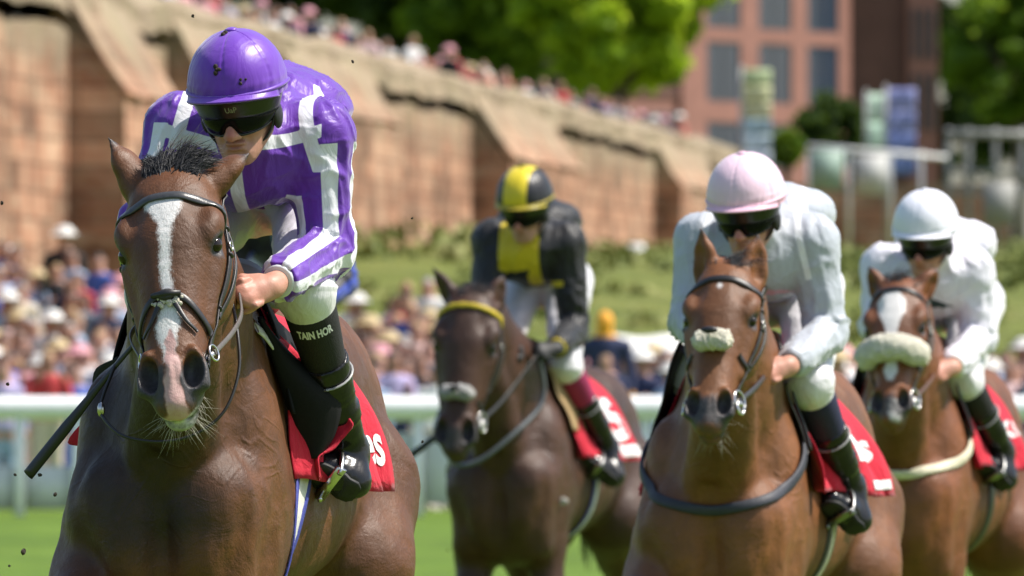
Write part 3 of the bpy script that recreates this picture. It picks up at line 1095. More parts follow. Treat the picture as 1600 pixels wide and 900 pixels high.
def make_saddle(H, T):
    root, B = H['root'], H['B']
    x0, x1 = T.get('cloth_x', (-.50, .0))
    am = T.get('cloth_a', 104)
    g, nr = cloth_grid(H, x1, x0, -am, am, 61, 25, .011, T.get('flutter', .008), H['seed'], T.get('edge'), T.get('flare', 0.0))
    cl = MB().sheet(g, .004, nr).build('saddlecloth', M['red'], root)
    for body, size, aa, xx, tilt, bold, *narrow in T.get('text', []):
        v, f = text_mesh(body, size, bold=bold)
        v[:, 0] *= narrow[0] if narrow else 1
        ct, stl = math.cos(tilt), math.sin(tilt)
        vx, vy = v[:, 0] * ct - v[:, 1] * stl, v[:, 0] * stl + v[:, 1] * ct
        # letters read along the horse's left side: their right is towards the tail, their up towards the spine
        arc = .36
        u = (aa - np.degrees(vy / arc) + am) / (2 * am) * 60
        w = (x1 - (xx - vx)) / (x1 - x0) * 24
        p = on_grid(g, nr, u, w, .0045)
        mesh_np('lettering', p, f, M['white_print'], cl, False)
    for (a0, a1, xa, xb) in T.get('bands', []):                       # printed white band along the hem
        gu, gw = np.meshgrid(np.linspace((a0 + am) / (2 * am) * 60, (a1 + am) / (2 * am) * 60, 8), np.linspace((x1 - xa) / (x1 - x0) * 24, (x1 - xb) / (x1 - x0) * 24, 20), indexing='ij')
        p = on_grid(g, nr, gu.ravel(), gw.ravel(), .005).reshape(8, 20, 3)
        MB().sheet(p, .001).build('hem_band', M['white_print'], cl)
    # saddle: low seat with pommel and cantle, and its flaps
    m = MB()
    rows = []
    for x in np.linspace(.05, -.40, 14):
        s_ = (x + .40) / .45
        zt = 1.635 + .045 * (2 * s_ - 1) ** 2 + (.02 if s_ > .9 else 0)
        wd = .10 + .05 * math.sin(s_ * 3.1)
        a = np.linspace(-1, 1, 13)
        rows.append(np.stack([np.full(13, x), a * wd, zt - .07 * np.abs(a) ** 2.2], -1))
    m.sheet(np.array(rows), .03)
    sad = m.build('saddle', M[T.get('saddle', 'leather')], root)
    fx0, fx1 = T.get('flap_x', (.20, -.08))
    gg, gn = cloth_grid(H, fx0, fx1, 20, 82, 16, 12, .026, .002, 1)
    for sd in (1, -1):
        MB().sheet(gg * V(1, sd, 1), .006, gn * V(1, sd, 1) * sd).build('saddle_flap', M[T.get('flap', 'leather')], sad)
    if T.get('girth'):
        ang = np.radians(np.linspace(-178, 178, 70))
        ang = np.radians(np.linspace(T['girth_a'], 360 - T['girth_a'], 60))
        gx = T['girth_x']
        def strip(dx, w, th, mat, name, off):
            xs_ = gx + dx + T.get('girth_slope', 0) * (np.cos(ang) * -.35)
            O = np.stack([xs_, np.sin(ang) * .8, 1.25 + np.cos(ang) * .8], -1)
            C = np.stack([xs_, 0 * xs_, np.full(60, 1.25)], -1)
            p, nn = B.cast(O, C - O)
            return MB().strap(p + nn * off, nn, w, th).build(name, mat, root)
        for dx, w, mat, off in T['girth']:
            strip(dx, w, .005, M[mat], 'girth', off)
        for d0, d1, w_, off in T.get('girth_guards', []):           # leather guards over the girth buckles
            an_ = np.radians(np.linspace(d0, d1, 10))
            xs_ = gx + T.get('girth_slope', 0) * (np.cos(an_) * -.35)
            O = np.stack([xs_, np.sin(an_) * .8, 1.25 + np.cos(an_) * .8], -1)
            p, nn = B.cast(O, np.stack([xs_, 0 * xs_, np.full(10, 1.25)], -1) - O)
            MB().strap(p + nn * off, nn, w_, .006).build('girth_guard', M['leather'], root)
    return g, nr


_dg = None


def text_mesh(body, size, extrude=.0, res=3, shear=0.0, bold=0.0):
    """Flat triangulated letters as numpy verts and faces, centred on the origin."""
    cu = bpy.data.curves.new('lettering', 'FONT')
    cu.body, cu.size, cu.align_x, cu.align_y = body, size, 'CENTER', 'CENTER'
    cu.resolution_u, cu.shear, cu.offset = res, shear, bold
    o = bpy.data.objects.new('lettering', cu)
    COL.objects.link(o)
    dg = bpy.context.evaluated_depsgraph_get()
    me = bpy.data.meshes.new_from_object(o.evaluated_get(dg))
    v = np.array([q.co[:] for q in me.vertices])
    me.calc_loop_triangles()
    f = np.array([q.vertices[:] for q in me.loop_triangles])
    bpy.data.objects.remove(o); bpy.data.meshes.remove(me); bpy.data.curves.remove(cu)
    # cut into smaller triangles so that the letters can follow a curved surface
    for _ in range(2):
        mid = {}
        vs = list(v); nf = []

        def mp(i, j):
            k = (min(i, j), max(i, j))
            if k not in mid:
                mid[k] = len(vs); vs.append((v[i] + v[j]) / 2)
            return mid[k]
        for a, b, c in f:
            if max(np.linalg.norm(v[a] - v[b]), np.linalg.norm(v[b] - v[c]), np.linalg.norm(v[c] - v[a])) < size * .25:
                nf.append((a, b, c)); continue
            ab, bc, ca = mp(a, b), mp(b, c), mp(c, a)
            nf += [(a, ab, ca), (ab, b, bc), (ca, bc, c), (ab, bc, ca)]
        v, f = np.array(vs), np.array(nf)
    return v, f


def on_grid(g, nr, u, w, off):
    """Point on a cloth grid at fractional row u, column w."""
    na, nx = g.shape[:2]
    i = np.clip(u, 0, na - 1.001); j = np.clip(w, 0, nx - 1.001)
    i0, j0 = i.astype(int), j.astype(int)
    fi, fj = (i - i0)[:, None], (j - j0)[:, None]
    bl = lambda q: q[i0, j0] * (1 - fi) * (1 - fj) + q[i0 + 1, j0] * fi * (1 - fj) + q[i0, j0 + 1] * (1 - fi) * fj + q[i0 + 1, j0 + 1] * fi * fj
    return bl(g) + bl(nr) * off


def make_saddle(H, T):
    root, B = H['root'], H['B']
    x0, x1 = T.get('cloth_x', (-.50, .0))
    am = T.get('cloth_a', 104)
    g, nr = cloth_grid(H, x1, x0, -am, am, 61, 25, .011, T.get('flutter', .008), H['seed'], T.get('edge'), T.get('flare', 0.0))
    cl = MB().sheet(g, .004, nr).build('saddlecloth', M['red'], root)
    for body, size, aa, xx, tilt, bold, *narrow in T.get('text', []):
        v, f = text_mesh(body, size, bold=bold)
        v[:, 0] *= narrow[0] if narrow else 1
        ct, stl = math.cos(tilt), math.sin(tilt)
        vx, vy = v[:, 0] * ct - v[:, 1] * stl, v[:, 0] * stl + v[:, 1] * ct
        # letters read along the horse's left side: their right is towards the tail, their up towards the spine
        arc = .36
        u = (aa - np.degrees(vy / arc) + am) / (2 * am) * 60
        w = (x1 - (xx - vx)) / (x1 - x0) * 24
        p = on_grid(g, nr, u, w, .0045)
        mesh_np('lettering', p, f, M['white_print'], cl, False)
    for (a0, a1, xa, xb) in T.get('bands', []):                       # printed white band along the hem
        gu, gw = np.meshgrid(np.linspace((a0 + am) / (2 * am) * 60, (a1 + am) / (2 * am) * 60, 8), np.linspace((x1 - xa) / (x1 - x0) * 24, (x1 - xb) / (x1 - x0) * 24, 20), indexing='ij')
        p = on_grid(g, nr, gu.ravel(), gw.ravel(), .005).reshape(8, 20, 3)
        MB().sheet(p, .001).build('hem_band', M['white_print'], cl)
    # saddle: low seat with pommel and cantle, and its flaps
    m = MB()
    rows = []
    for x in np.linspace(.05, -.40, 14):
        s_ = (x + .40) / .45
        zt = 1.635 + .045 * (2 * s_ - 1) ** 2 + (.02 if s_ > .9 else 0)
        wd = .10 + .05 * math.sin(s_ * 3.1)
        a = np.linspace(-1, 1, 13)
        rows.append(np.stack([np.full(13, x), a * wd, zt - .07 * np.abs(a) ** 2.2], -1))
    m.sheet(np.array(rows), .03)
    sad = m.build('saddle', M[T.get('saddle', 'leather')], root)
    fx0, fx1 = T.get('flap_x', (.20, -.08))
    gg, gn = cloth_grid(H, fx0, fx1, 20, 82, 16, 12, .026, .002, 1)
    for sd in (1, -1):
        MB().sheet(gg * V(1, sd, 1), .006, gn * V(1, sd, 1) * sd).build('saddle_flap', M[T.get('flap', 'leather')], sad)
    if T.get('girth'):
        ang = np.radians(np.linspace(-178, 178, 70))
        ang = np.radians(np.linspace(T['girth_a'], 360 - T['girth_a'], 60))
        gx = T['girth_x']
        def strip(dx, w, th, mat, name, off):
            xs_ = gx + dx + T.get('girth_slope', 0) * (np.cos(ang) * -.35)
            O = np.stack([xs_, np.sin(ang) * .8, 1.25 + np.cos(ang) * .8], -1)
            C = np.stack([xs_, 0 * xs_, np.full(60, 1.25)], -1)
            p, nn = B.cast(O, C - O)
            return MB().strap(p + nn * off, nn, w, th).build(name, mat, root)
        for dx, w, mat, off in T['girth']:
            strip(dx, w, .005, M[mat], 'girth', off)
        p, nn = B.cast([(gx, .8 * math.sin(R(T['girth_a'] + 8)), 1.25 + .8 * math.cos(R(T['girth_a'] + 8)))], [(0, -math.sin(R(T['girth_a'] + 8)), -math.cos(R(T['girth_a'] + 8)))])
    return g, nr


# ------------------------------------------------------------------ jockeys
def fist(B, W, d, bn, w, s=1.0):
    """Closed hand round a rein: palm, four unequal fingers of three bones, thumb. d wrist to knuckles, bn back of the hand, w towards the index side."""
    d, bn, w = unit(d), unit(bn), unit(w)
    B.add(P_cone(W - d * .01, W + d * .03 * s, .027 * s, .029 * s, bn, .8), .02)
    B.add(P_cone(W + d * .03 * s, W + d * .072 * s, .030 * s, .037 * s, bn, .52), .015)
    for i, (ln, rd) in enumerate(((.96, 1.0), (1.06, 1.05), (1.0, 1.0), (.8, .9))):
        K = W + d * (.083 - .005 * abs(i - 1)) * s + w * (.033 - .0218 * i) * s + bn * .007 * s
        p1 = K + (d * .020 - bn * .030) * ln * s
        p2 = p1 + (-d * .024 - bn * .012) * ln * s
        p3 = p2 + (-d * .014 + bn * .012) * ln * s
        r = .0100 * rd * s
        B.add(P_cone(K - d * .02 * s, K, r * .8, r * 1.1), .006)
        B.add(P_cone(K, p1, r * 1.06, r * .96), .0015)
        B.add(P_cone(p1, p2, r * 1.02, r * .92), .0015)
        B.add(P_cone(p2, p3, r * .92, r * .82), .0015)
    t0 = W + d * .022 * s + w * .026 * s - bn * .006 * s
    t1 = W + d * .052 * s + w * .043 * s - bn * .018 * s
    t2 = W + d * .080 * s + w * .035 * s - bn * .034 * s
    B.add(P_cone(t0, t1, .016 * s, .0125 * s), .012)
    B.add(P_cone(t1, t2, .0125 * s, .0095 * s), .005)


def helmet(J, root):
    C, hf, hl, hu = J['C'], J['hf'], J['hl'], J['hu']
    Mx = np.stack([hl, hf, hu], 1)
    rng = np.random.RandomState(J['seed'])
    nu, nv = 168, 40
    th = np.linspace(0, 2 * math.pi, nu, endpoint=False)
    ph = np.linspace(0.0, 1.0, nv)
    v = []
    for p_ in ph:
        e = p_ * R(102)
        r = np.array((.1185, .138, .128))
        ce, se = math.cos(e), math.sin(e)
        x = np.sin(th) * se; y = np.cos(th) * se
        z = np.full(nu, ce)
        q = np.stack([x * r[0], y * r[1], z * r[2]], -1)
        q *= 1 + .012 * np.abs(np.sin(th * 3 + .52))[:, None] * np.sin(min(1, p_ * 1.3) * math.pi)       # panels bulge between the seams
        sq = (th * 3 / math.pi + .5) % 1 - .5
        seam = np.exp(-(sq / .030) ** 2)
        q *= 1 - .014 * seam[:, None] * (p_ > .06) * (p_ < .8)
        q *= 1 + (.0035 * np.exp(-(sq / .12) ** 2) * np.sin(p_ * 75 + 3 * np.sin(th * 2)))[:, None] * (p_ > .1)
        if p_ > .72:                                                                                    # gathered cover above the rim
            k = (p_ - .72) / .28
            q *= 1 + (.012 * k * np.sin(th * 19 + 2 * np.sin(th * 5)) * np.sin(k * 3.1) + .007 * np.sin(th * 37 + k * 9 + 2 * np.sin(th * 7)) * k)[:, None]
            q *= 1 + .018 * math.exp(-((p_ - .83) / .03) ** 2) * .5
        q[:, 2] += np.where(np.cos(th) < 0, -.035 * np.clip(-np.cos(th), 0, 1) ** 2 * p_ ** 6, 0)          # lower at the nape
        v.append(q)
    v = np.concatenate(v)
    i = np.arange(nv - 1)[:, None] * nu
    j = np.arange(nu)[None]
    f = np.stack([i + j, i + (j + 1) % nu, i + nu + (j + 1) % nu, i + nu + j], -1).reshape(-1, 4)[:, ::-1]
    attrs = {k: fn(v) for k, fn in J.get('cap_attr', {}).items()}
    o = mesh_np('helmet', v @ Mx.T + C, f, J['cap_mat'], root, True, attrs)
    # button and rim piping
    MB().ball(C + hu * .1285, (.016, .016, .006), 14, 6, 0, Mx).build('button', J['cap_mat'], o)
    a = np.linspace(0, 2 * math.pi, 60)
    e = R(93)
    pts = np.stack([np.sin(a) * .1205 * math.sin(e), np.cos(a) * .1405 * math.sin(e), np.full(60, .128 * math.cos(e)) - .03 * np.clip(-np.cos(a), 0, 1) ** 2], -1)
    MB().tube(pts @ Mx.T + C, .0045, 6).build('rim', J['cap_mat'], o)
    # short curved peak with the cover's edge, dark underneath
    A = np.linspace(-1.2, 1.2, 29)
    g = []
    for s_ in np.linspace(0, 1, 7):
        ext = .026 * s_ * np.cos(A * 1.2).clip(0) ** .7
        g.append(np.stack([np.sin(A) * (.1175 + ext * .6), np.cos(A) * (.136 + ext * 1.0), -.006 - .010 * s_ - .010 * A ** 2 * s_], -1))
    g = np.array(g)
    up = g + V(0, 0, .0025)
    MB().sheet((up.reshape(-1, 3) @ Mx.T + C).reshape(g.shape), .003).build('peak_cover', J['cap_mat'], o)
    MB().tube((up[-1]) @ Mx.T + C, .0032, 6).build('peak_edge', J['cap_mat'], o)
    MB().sheet(((g - V(0, .002, .0025)).reshape(-1, 3) @ Mx.T + C).reshape(g.shape), .004).build('peak', M['peak'], o)
    # dark forehead band sloping in from the peak
    A = np.linspace(-1.5, 1.5, 33)
    g = []
    for s_ in np.linspace(0, 1, 6):
        z = -.016 - .052 * s_
        k = 1 - s_
        g.append(np.stack([np.sin(A) * (.096 + .018 * k), np.cos(A) * (.118 + .030 * k), np.full(33, z)], -1))
    g = np.array(g)
    MB().sheet((g.reshape(-1, 3) @ Mx.T + C).reshape(g.shape), .004).build('forehead_band', M['peak'], o)
    if J.get('band_text'):
        tv, tf = text_mesh(J['band_text'], .021)
        ang = tv[:, 0] / .13 + J.get('band_turn', 0)
        z = -.040 + tv[:, 1]
        k = 1 - (-.016 - z) / .052
        p = np.stack([np.sin(ang) * (.0985 + .018 * k), np.cos(ang) * (.1205 + .030 * k), z], -1)
        mesh_np('lettering', p @ Mx.T + C, tf, M['dim_print'], o, False)
    A = np.linspace(-1.42, 1.42, 41)
    g = []
    for s_ in np.linspace(0, 1, 7):
        low = .048 * np.clip(np.cos(A * .95), 0, 1) ** .35 * (1 - .45 * np.exp(-(A / .16) ** 2))
        z = -.060 - low * s_
        bul = .006 * math.sin(s_ * math.pi)
        g.append(np.stack([np.sin(A) * (.090 + bul - .008 * s_), np.cos(A) * (.119 + bul - .010 * s_), z], -1))
    g = np.array(g)
    gg = MB().sheet((g.reshape(-1, 3) @ Mx.T + C).reshape(g.shape), .004).build('goggles', M['lens'], root)
    e_ = g[-1] + V(0, .001, 0)
    MB().tube(e_ @ Mx.T + C, .0035, 6).build('goggle_frame', M['black_rubber'], gg)
    # harness down both cheeks to the chin
    for sd in (1, -1):
        pts = spline([V(sd * .098, .03, -.03), V(sd * .087, .02, -.08), V(sd * .068, .03, -.125), V(sd * .03, .045, -.155), V(0, .05, -.16)], 16)
        MB().strap(pts @ Mx.T + C, (pts * V(1, .3, .4)) @ Mx.T, .018, .004).build('chin_strap', M['pad_strap'], o)
        MB().ball(C + Mx @ V(sd * .088, .0, -.085), (.012, .03, .035), 12, 8, 0, Mx).build('ear_pad', M['pad_strap'], o)
    return o


def make_jockey(J):
    H = J['horse']
    fr = H['frame']
    rs = J['res']
    for k in ('C', 'shL', 'shR', 'elL', 'elR', 'wrL', 'wrR', 'knL', 'knR', 'anL', 'anR', 'toL', 'toR', 'pel', 'hdL', 'hdR'):
        J[k] = V(*J[k])
    C = J['C']
    hf = unit(J['hf']); hl = unit(np.cross(V(0, 0, 1) + V(0, J.get('tilt', 0), 0), hf)); hu = np.cross(hf, hl)
    J.update(hf=hf, hl=hl, hu=hu)
    hh = lambda x, y, z: C + hl * x + hf * y + hu * (z - .027)
    HM = np.stack([hl, hf, hu], 1)
    for q, s_ in (('L', 1), ('R', -1)):                       # calves lie against the horse, never inside it
        for _ in range(14):
            pts = J['kn' + q] + np.outer(np.linspace(.25, 1, 8), J['an' + q] - J['kn' + q])
            if q == 'R' and J.get('tuck', True):
                break
            if H['B'].ev(pts).min() > .050:
                break
            J['an' + q] = J['an' + q] + V(.004, s_ * .008, 0); J['to' + q] = J['to' + q] + V(.004, s_ * .008, 0)
            if J.get('he' + q) is not None:
                J['he' + q] = V(*J['he' + q]) + V(.004, s_ * .008, 0)
            J['kn' + q] = J['kn' + q] + V(.0, s_ * (.002 if q == 'L' else 0), 0)
    nb = (J['shL'] + J['shR']) / 2
    pel = J['pel']
    hipL, hipR = pel + V(.02, .1, -.03), pel + V(.02, -.1, -.03)
    rsk = J.get('silk_res', rs)
    side = {'L': 1, 'R': -1}
    # body under the clothes, with face and hands: one surface
    B = Body()
    B.add(P_ell(hh(0, -.015, .0), (.074, .094, .10), HM), 0)
    B.add(P_ell(hh(0, .022, -.06), (.064, .068, .082), HM), .03)
    B.add(P_ell(hh(0, .054, -.132), (.034, .032, .028), HM), .03)                                   # chin
    B.add(P_cone(hh(.05, .0, -.09), hh(.018, .062, -.138), .022, .018), .03)
    B.add(P_cone(hh(-.05, .0, -.09), hh(-.018, .062, -.138), .022, .018), .03)
    for s_ in (1, -1):
        B.add(P_ell(hh(s_ * .042, .058, -.058), (.024, .020, .018), HM), .02)                       # cheekbones
        B.sub(P_ell(hh(s_ * .032, .098, -.026), (.022, .018, .014), HM), .012)                       # eye sockets
        B.add(P_ell(hh(s_ * .076, -.005, -.05), (.010, .022, .032), HM), .012)                       # ears
        B.add(P_ell(hh(s_ * .0140, .100, -.083), (.0095, .013, .009), HM), .007)                      # nostril wings
        B.sub(P_cone(hh(s_ * .026, .090, -.075), hh(s_ * .036, .076, -.104), .002, .003), .012)      # fold beside the mouth
    B.add(P_cone(hh(0, .084, -.028), hh(0, .118, -.080), .010, .0135), .013)                         # nose
    B.add(P_ell(hh(0, .087, -.104), (.026, .014, .0075), HM), .007)                                  # lips
    B.add(P_ell(hh(0, .084, -.117), (.022, .014, .0080), HM), .007)
    B.sub(P_cone(hh(-.026, .097, -.1105), hh(.026, .097, -.1105), .0030, .0030), .004)
    B.sub(P_cone(hh(-.015, .092, -.129), hh(.015, .092, -.129), .004, .004), .012)
    B.add(P_cone(hh(0, -.03, -.07), nb + V(-.02, 0, .02), .058, .066), .03)
    B.add(P_cone(nb + V(-.02, 0, -.03), pel, .12, .11, (0, 0, 1), .75), .06)
    for q in 'LR':
        s_ = side[q]
        B.add(P_cone(nb + V(0, s_ * .05, 0), J['sh' + q], .07, .055), .05)
        B.add(P_cone(J['sh' + q], J['el' + q], .05, .036), .03)
        B.add(P_cone(J['el' + q], J['wr' + q], .042, .027), .015)
        B.add(P_cone(pel + V(.02, s_ * .09, -.03), J['kn' + q], .085, .055), .04)
        B.add(P_cone(J['kn' + q], J['an' + q], .05, .036), .02)
        B.add(P_cone(J['an' + q], J['an' + q] * .7 + J['to' + q] * .3, .034, .020), .02)
        d = unit(J['hd' + q] - J['wr' + q])
        bn = unit(V(.25, s_ * .85, .45)); bn = unit(bn - d * (bn @ d))
        w = np.cross(d, bn) * -s_
        if w[2] < 0:
            w = -w
        fist(B, J['wr' + q], d, bn, w)
    lo, hi = B.bbox()
    lo, hi = lo - .02, hi + .02
    hz = [J['wrL'], J['wrR'], J['hdL'], J['hdR']]
    if J.get('fine'):
        fx = J['fine']
        hx0 = min(p[0] for p in hz) - .05; hx1 = max(p[0] for p in hz) + .10
        hz0 = min(p[2] for p in hz) - .08; hz1 = max(p[2] for p in hz) + .09
        hy = max(abs(p[1]) for p in hz) + .09
        cx0, cx1 = C[0] - .05, C[0] + .15
        xs = axis((lo[0], min(cx0, hx0), rs * 2), (min(cx0, hx0), max(cx1, hx1), fx), (max(cx1, hx1), max(hi[0], max(cx1, hx1) + .01), rs))
        ys = axis((lo[1], -hy, rs * 2), (-hy, hy, fx), (hy, hi[1], rs * 2))
        zs = axis((lo[2], hz0, rs * 2), (hz0, hz1, fx), (hz1, C[2] - .17, rs * 2), (C[2] - .17, hi[2], fx))
    else:
        xs, ys, zs = (axis((lo[i], hi[i], rs)) for i in range(3))
    v, f = B.mesh(xs, ys, zs)
    mi = None
    mats = [M['skin']]
    if J.get('gloves'):
        mats.append(M['black_glove'])
        fc = v[f].mean(1)
        dd = np.min([np.linalg.norm(fc - J[k], axis=1) for k in ('wrL', 'wrR', 'hdL', 'hdR')], 0)
        mi = (dd < .10).astype(int)
    hq = (v - C) @ HM + V(0, 0, .027)
    g3 = lambda c_, r_: np.exp(-np.sum(((hq - V(*c_)) / V(*r_)) ** 2, 1))
    at_ = {'lip': g3((0, .095, -.1105), (.022, .03, .008)),
           'flush': np.clip(g3((0, .12, -.075), (.018, .03, .02)) + .6 * g3((.045, .07, -.07), (.025, .04, .02)) + .6 * g3((-.045, .07, -.07), (.025, .04, .02)), 0, 1),
           'stubble': np.clip(g3((0, .07, -.125), (.055, .06, .03)), 0, 1)}
    for k in ('hdL', 'hdR'):
        at_['flush'] = np.maximum(at_['flush'], .55 * np.clip(1 - np.linalg.norm(v - J[k] , axis=1) / .07, 0, 1))
    root = mesh_np('jockey', v, f, mats, None, True, at_, mi)
    props(root, J['label'], 'person', 'jockeys riding in the race')
    fr.put(root)
    J['root'] = root
    J['B'] = B
    helmet(J, root)

    # silks: loose shell over trunk and arms, folds pressed into the cloth
    S_ = Body()
    S_.add(P_cone(nb + V(-.03, 0, -.045), pel + V(.06, 0, .02), .155, .125, (0, 0, 1), .74), 0)
    S_.add(P_cone(nb + V(-.05, 0, .0), pel * .6 + nb * .4 + V(0, 0, .03), .12, .13, (0, 0, 1), .75), .05)
    S_.add(P_ell(nb + V(.0, 0, -.06), (.10, .155, .12)), .05)
    S_.add(P_ell(V(*J.get('back', nb + V(-.17, 0, .03))), (.20, .19, .105)), .07)
    S_.add(P_cone(nb + V(0, 0, .005), hh(0, -.03, -.095), .075, .066), .03)                           # collar
    for q in 'LR':
        s_ = side[q]
        sh, el, wr = J['sh' + q], J['el' + q], J['wr' + q]
        S_.add(P_cone(nb + V(-.02, s_ * .06, -.01), sh + V(-.01, -s_ * .01, 0), .10, .088), .05)
        S_.add(P_cone(sh, el, .079, J.get('slv', .064)), .035)
        S_.add(P_cone(el, el * .25 + wr * .75, J.get('slv', .064), .052), .03)
        S_.add(P_cone(el * .25 + wr * .75, wr, .052, .041), .02)
    for q in 'LR':
        wr, el = J['wr' + q], J['el' + q]
        d = unit(wr - el)
        cut = wr - d * J.get('cuff', .03)
        S_.sub(P_cyl(cut, cut + d * .25, .085), .004)
    S_.sub(P_cyl(pel + V(.02, 0, -.02), pel + V(-.5, 0, -.1), .4), .02)
    lo, hi = S_.bbox()
    v, f = S_.mesh(*(axis((lo[i] - .02, hi[i] + .02, rsk)) for i in range(3)))
    # limb coordinates per vertex
    A = dict(y=v[:, 1] - nb[1], x=v[:, 0] - nb[0], z=v[:, 2] - nb[2])
    best = np.full(len(v), 9.0); tt = np.zeros(len(v)); an = np.zeros(len(v)); sgn = np.zeros(len(v)); along = np.zeros(len(v)); rr = np.ones(len(v)) * .06
    for q in 'LR':
        s_ = side[q]
        sh, el, wr = J['sh' + q], J['el' + q], J['wr' + q]
        L1, L2 = np.linalg.norm(el - sh), np.linalg.norm(wr - el)
        for k, (p0, p1) in enumerate(((sh, el), (el, wr))):
            ba = p1 - p0
            h = np.clip(((v - p0) @ ba) / (ba @ ba), 0 if k else -.3, 1)
            d_ = v - p0 - np.outer(h, ba)
            dist = np.linalg.norm(d_, axis=1)
            u_ = unit(ba)
            e1 = unit(V(1, 0, 0.0) - u_ * u_[0]) if k == 0 else unit(V(.3, s_ * .9, -.3) - u_ * (V(.3, s_ * .9, -.3) @ u_))
            if k == 1:
                prev = unit(el - sh)
                e1 = unit(e1)
                # carry the reference direction over the elbow so that the stripes run on
                r0 = unit(V(1, 0, 0.0) - prev * prev[0])
                ax_ = np.cross(prev, u_); sn = np.linalg.norm(ax_); cs = prev @ u_
                ax_ = ax_ / (sn + 1e-9)
                e1 = r0 * cs + np.cross(ax_, r0) * sn + ax_ * (ax_ @ r0) * (1 - cs)
            e2 = np.cross(u_, e1)
            m = dist < best
            best = np.where(m, dist, best)
            tt = np.where(m, h + k, tt)
            along = np.where(m, h * (L2 if k else L1) + (L1 if k else 0), along)
            an = np.where(m, np.arctan2(d_ @ e2, d_ @ e1) * s_, an)
            sgn = np.where(m, s_, sgn)
            rr = np.where(m, np.maximum(dist, .03), rr)
    A.update(best=best, t=tt, an=an, s=sgn, along=along, rr=rr, v=v, nb=nb, J=J)
    arm = np.clip((.105 - best) / .03, 0, 1) * np.clip((np.abs(A['y']) - .10) / .05 + (tt > .4), 0, 1)
    rid = lambda q, sd: 1 - np.abs(vnoise(q, sd))
    ell = np.exp(-((tt - 1) / .25) ** 2)
    def crease(q, sd, p=1.4):
        r = 1 - np.abs(vnoise(q, sd)) * 1.6
        return np.clip(r, 0, 1) ** p
    wrp = fbm(v * 7, 9, 2)[:, None]
    q1 = np.stack([along * 22, np.cos(an) * 1.1, np.sin(an) * 1.1], -1) + wrp * .5
    q0 = np.stack([along * 10 + np.sin(an) * .8, np.cos(an) * 2 + along * 4, np.sin(an) * 2], -1) + wrp * .4
    fold_arm = (crease(q1, J['seed']) - .4) * (.004 + .009 * ell) + (crease(q0 + 5, J['seed'] + 1) - .4) * .008
    q2 = np.stack([A['x'] * 5, A['y'] * 9 + A['x'] * 4, A['z'] * 5 + A['y'] * 2], -1) + wrp * .5
    q3 = np.stack([A['x'] * 13 - A['z'] * 5, A['y'] * 12, A['z'] * 11], -1) + wrp * .8
    fold_body = (crease(q2, J['seed'] + 2) - .4) * .014 + (crease(q3 + 3, J['seed'] + 3, 2) - .3) * .006
    dsp = fold_arm * arm + fold_body * (1 - arm)
    nrm = S_.grad(v)
    v2 = v + nrm * (dsp * J.get('folds', 1.0))[:, None]
    attrs = {k: fn(A) for k, fn in J.get('silk_attr', {}).items()}
    sk = mesh_np('silks', v2, f, J['silk_mat'], root, True, attrs)
    for q in 'LR':                                                                                    # cuff bands
        wr, el = J['wr' + q], J['el' + q]
        d = unit(wr - el)
        c = wr - d * J.get('cuff', .03)
        MB().tube([c - d * .03, c - d * .026, c + d * .004, c + d * .006], [.040, .0435, .0405, .036], 24).build('cuff', J['cuff_mat'], sk)

    # breeches
    Q = Body()
    Q.add(P_ell(pel + V(-.02, 0, 0), (.15, .165, .125)), 0)
    Q.add(P_cone(pel, (pel * .65 + nb * .35) + V(0, 0, -.0), .12, .105), .05)
    for q in 'LR':
        s_ = side[q]
        kn, ank = J['kn' + q], J['an' + q]
        Q.add(P_cone(pel + V(.02, s_ * .095, -.03), kn, .105, .068), .05)
        d = unit(ank - kn)
        Q.add(P_cone(kn, kn + d * .075, .070, .060), .03)
    lo, hi = Q.bbox()
    v, f = Q.mesh(*(axis((lo[i] - .02, hi[i] + .02, rs)) for i in range(3)))
    kd = np.min([np.linalg.norm(v - J['knL'], axis=1), np.linalg.norm(v - J['knR'], axis=1)], 0)
    q1 = v * V(8, 8, 22) + fbm(v * 6, 2, 2)[:, None] * .6
    end = np.max([np.where(np.linalg.norm(v - J['kn' + q], axis=1) < .2, (v - J['kn' + q]) @ unit(J['an' + q] - J['kn' + q]), -1) for q in 'LR'], 0)
    v = v + Q.grad(v) * ((rid(q1, 21 + J['seed']) - .55) * (.006 + .012 * np.exp(-(kd / .1) ** 2)) * np.clip((.045 - end) / .03, 0.0, 1))[:, None]
    mesh_np('breeches', v, f, J.get('breeches', M['breeches']), root)

    # black leggings from knee to boot, boots, stirrups
    for q in 'LR':
        s_ = side[q]
        kn, ank, toe = J['kn' + q], J['an' + q], J['to' + q]
        d = unit(ank - kn); Lc = np.linalg.norm(ank - kn)
        e1 = unit(V(1, 0, 0) - d * d[0]); e2 = np.cross(d, e1)
        hs = np.array([.055, .06, .10, .15, .2, .25, Lc * .8])
        rd = np.array([.063, .0645, .062, .059, .055, .051, .046])
        b0 = MB().tube([kn + d * h for h in hs], rd, 28).build('legging', J['legging'], root)
        if J.get('leg_text') and q == 'L':
            tv, tf = text_mesh(J['leg_text'], .031, bold=.0014)
            face = V(fr.c, fr.s, 0)
            ph = math.atan2(face @ e2, face @ e1) + J['leg_phi'] - tv[:, 0] * .62 / .064
            h = .094 - tv[:, 1]
            p = kn + np.outer(h, d) + (np.cos(ph)[:, None] * e1 + np.sin(ph)[:, None] * e2) * .0648
            mesh_np('lettering', p, tf, M['white_print'], b0, False)
        G = Body()
        k1 = kn + d * max(.17, Lc * .42)
        G.add(P_cone(k1, kn + d * Lc * .75, .060, .050), 0)
        G.add(P_cone(kn + d * Lc * .75, ank, .050, .043), .02)
        he = J.get('he' + q)
        fd = unit(toe - (ank if he is None else V(*he)))
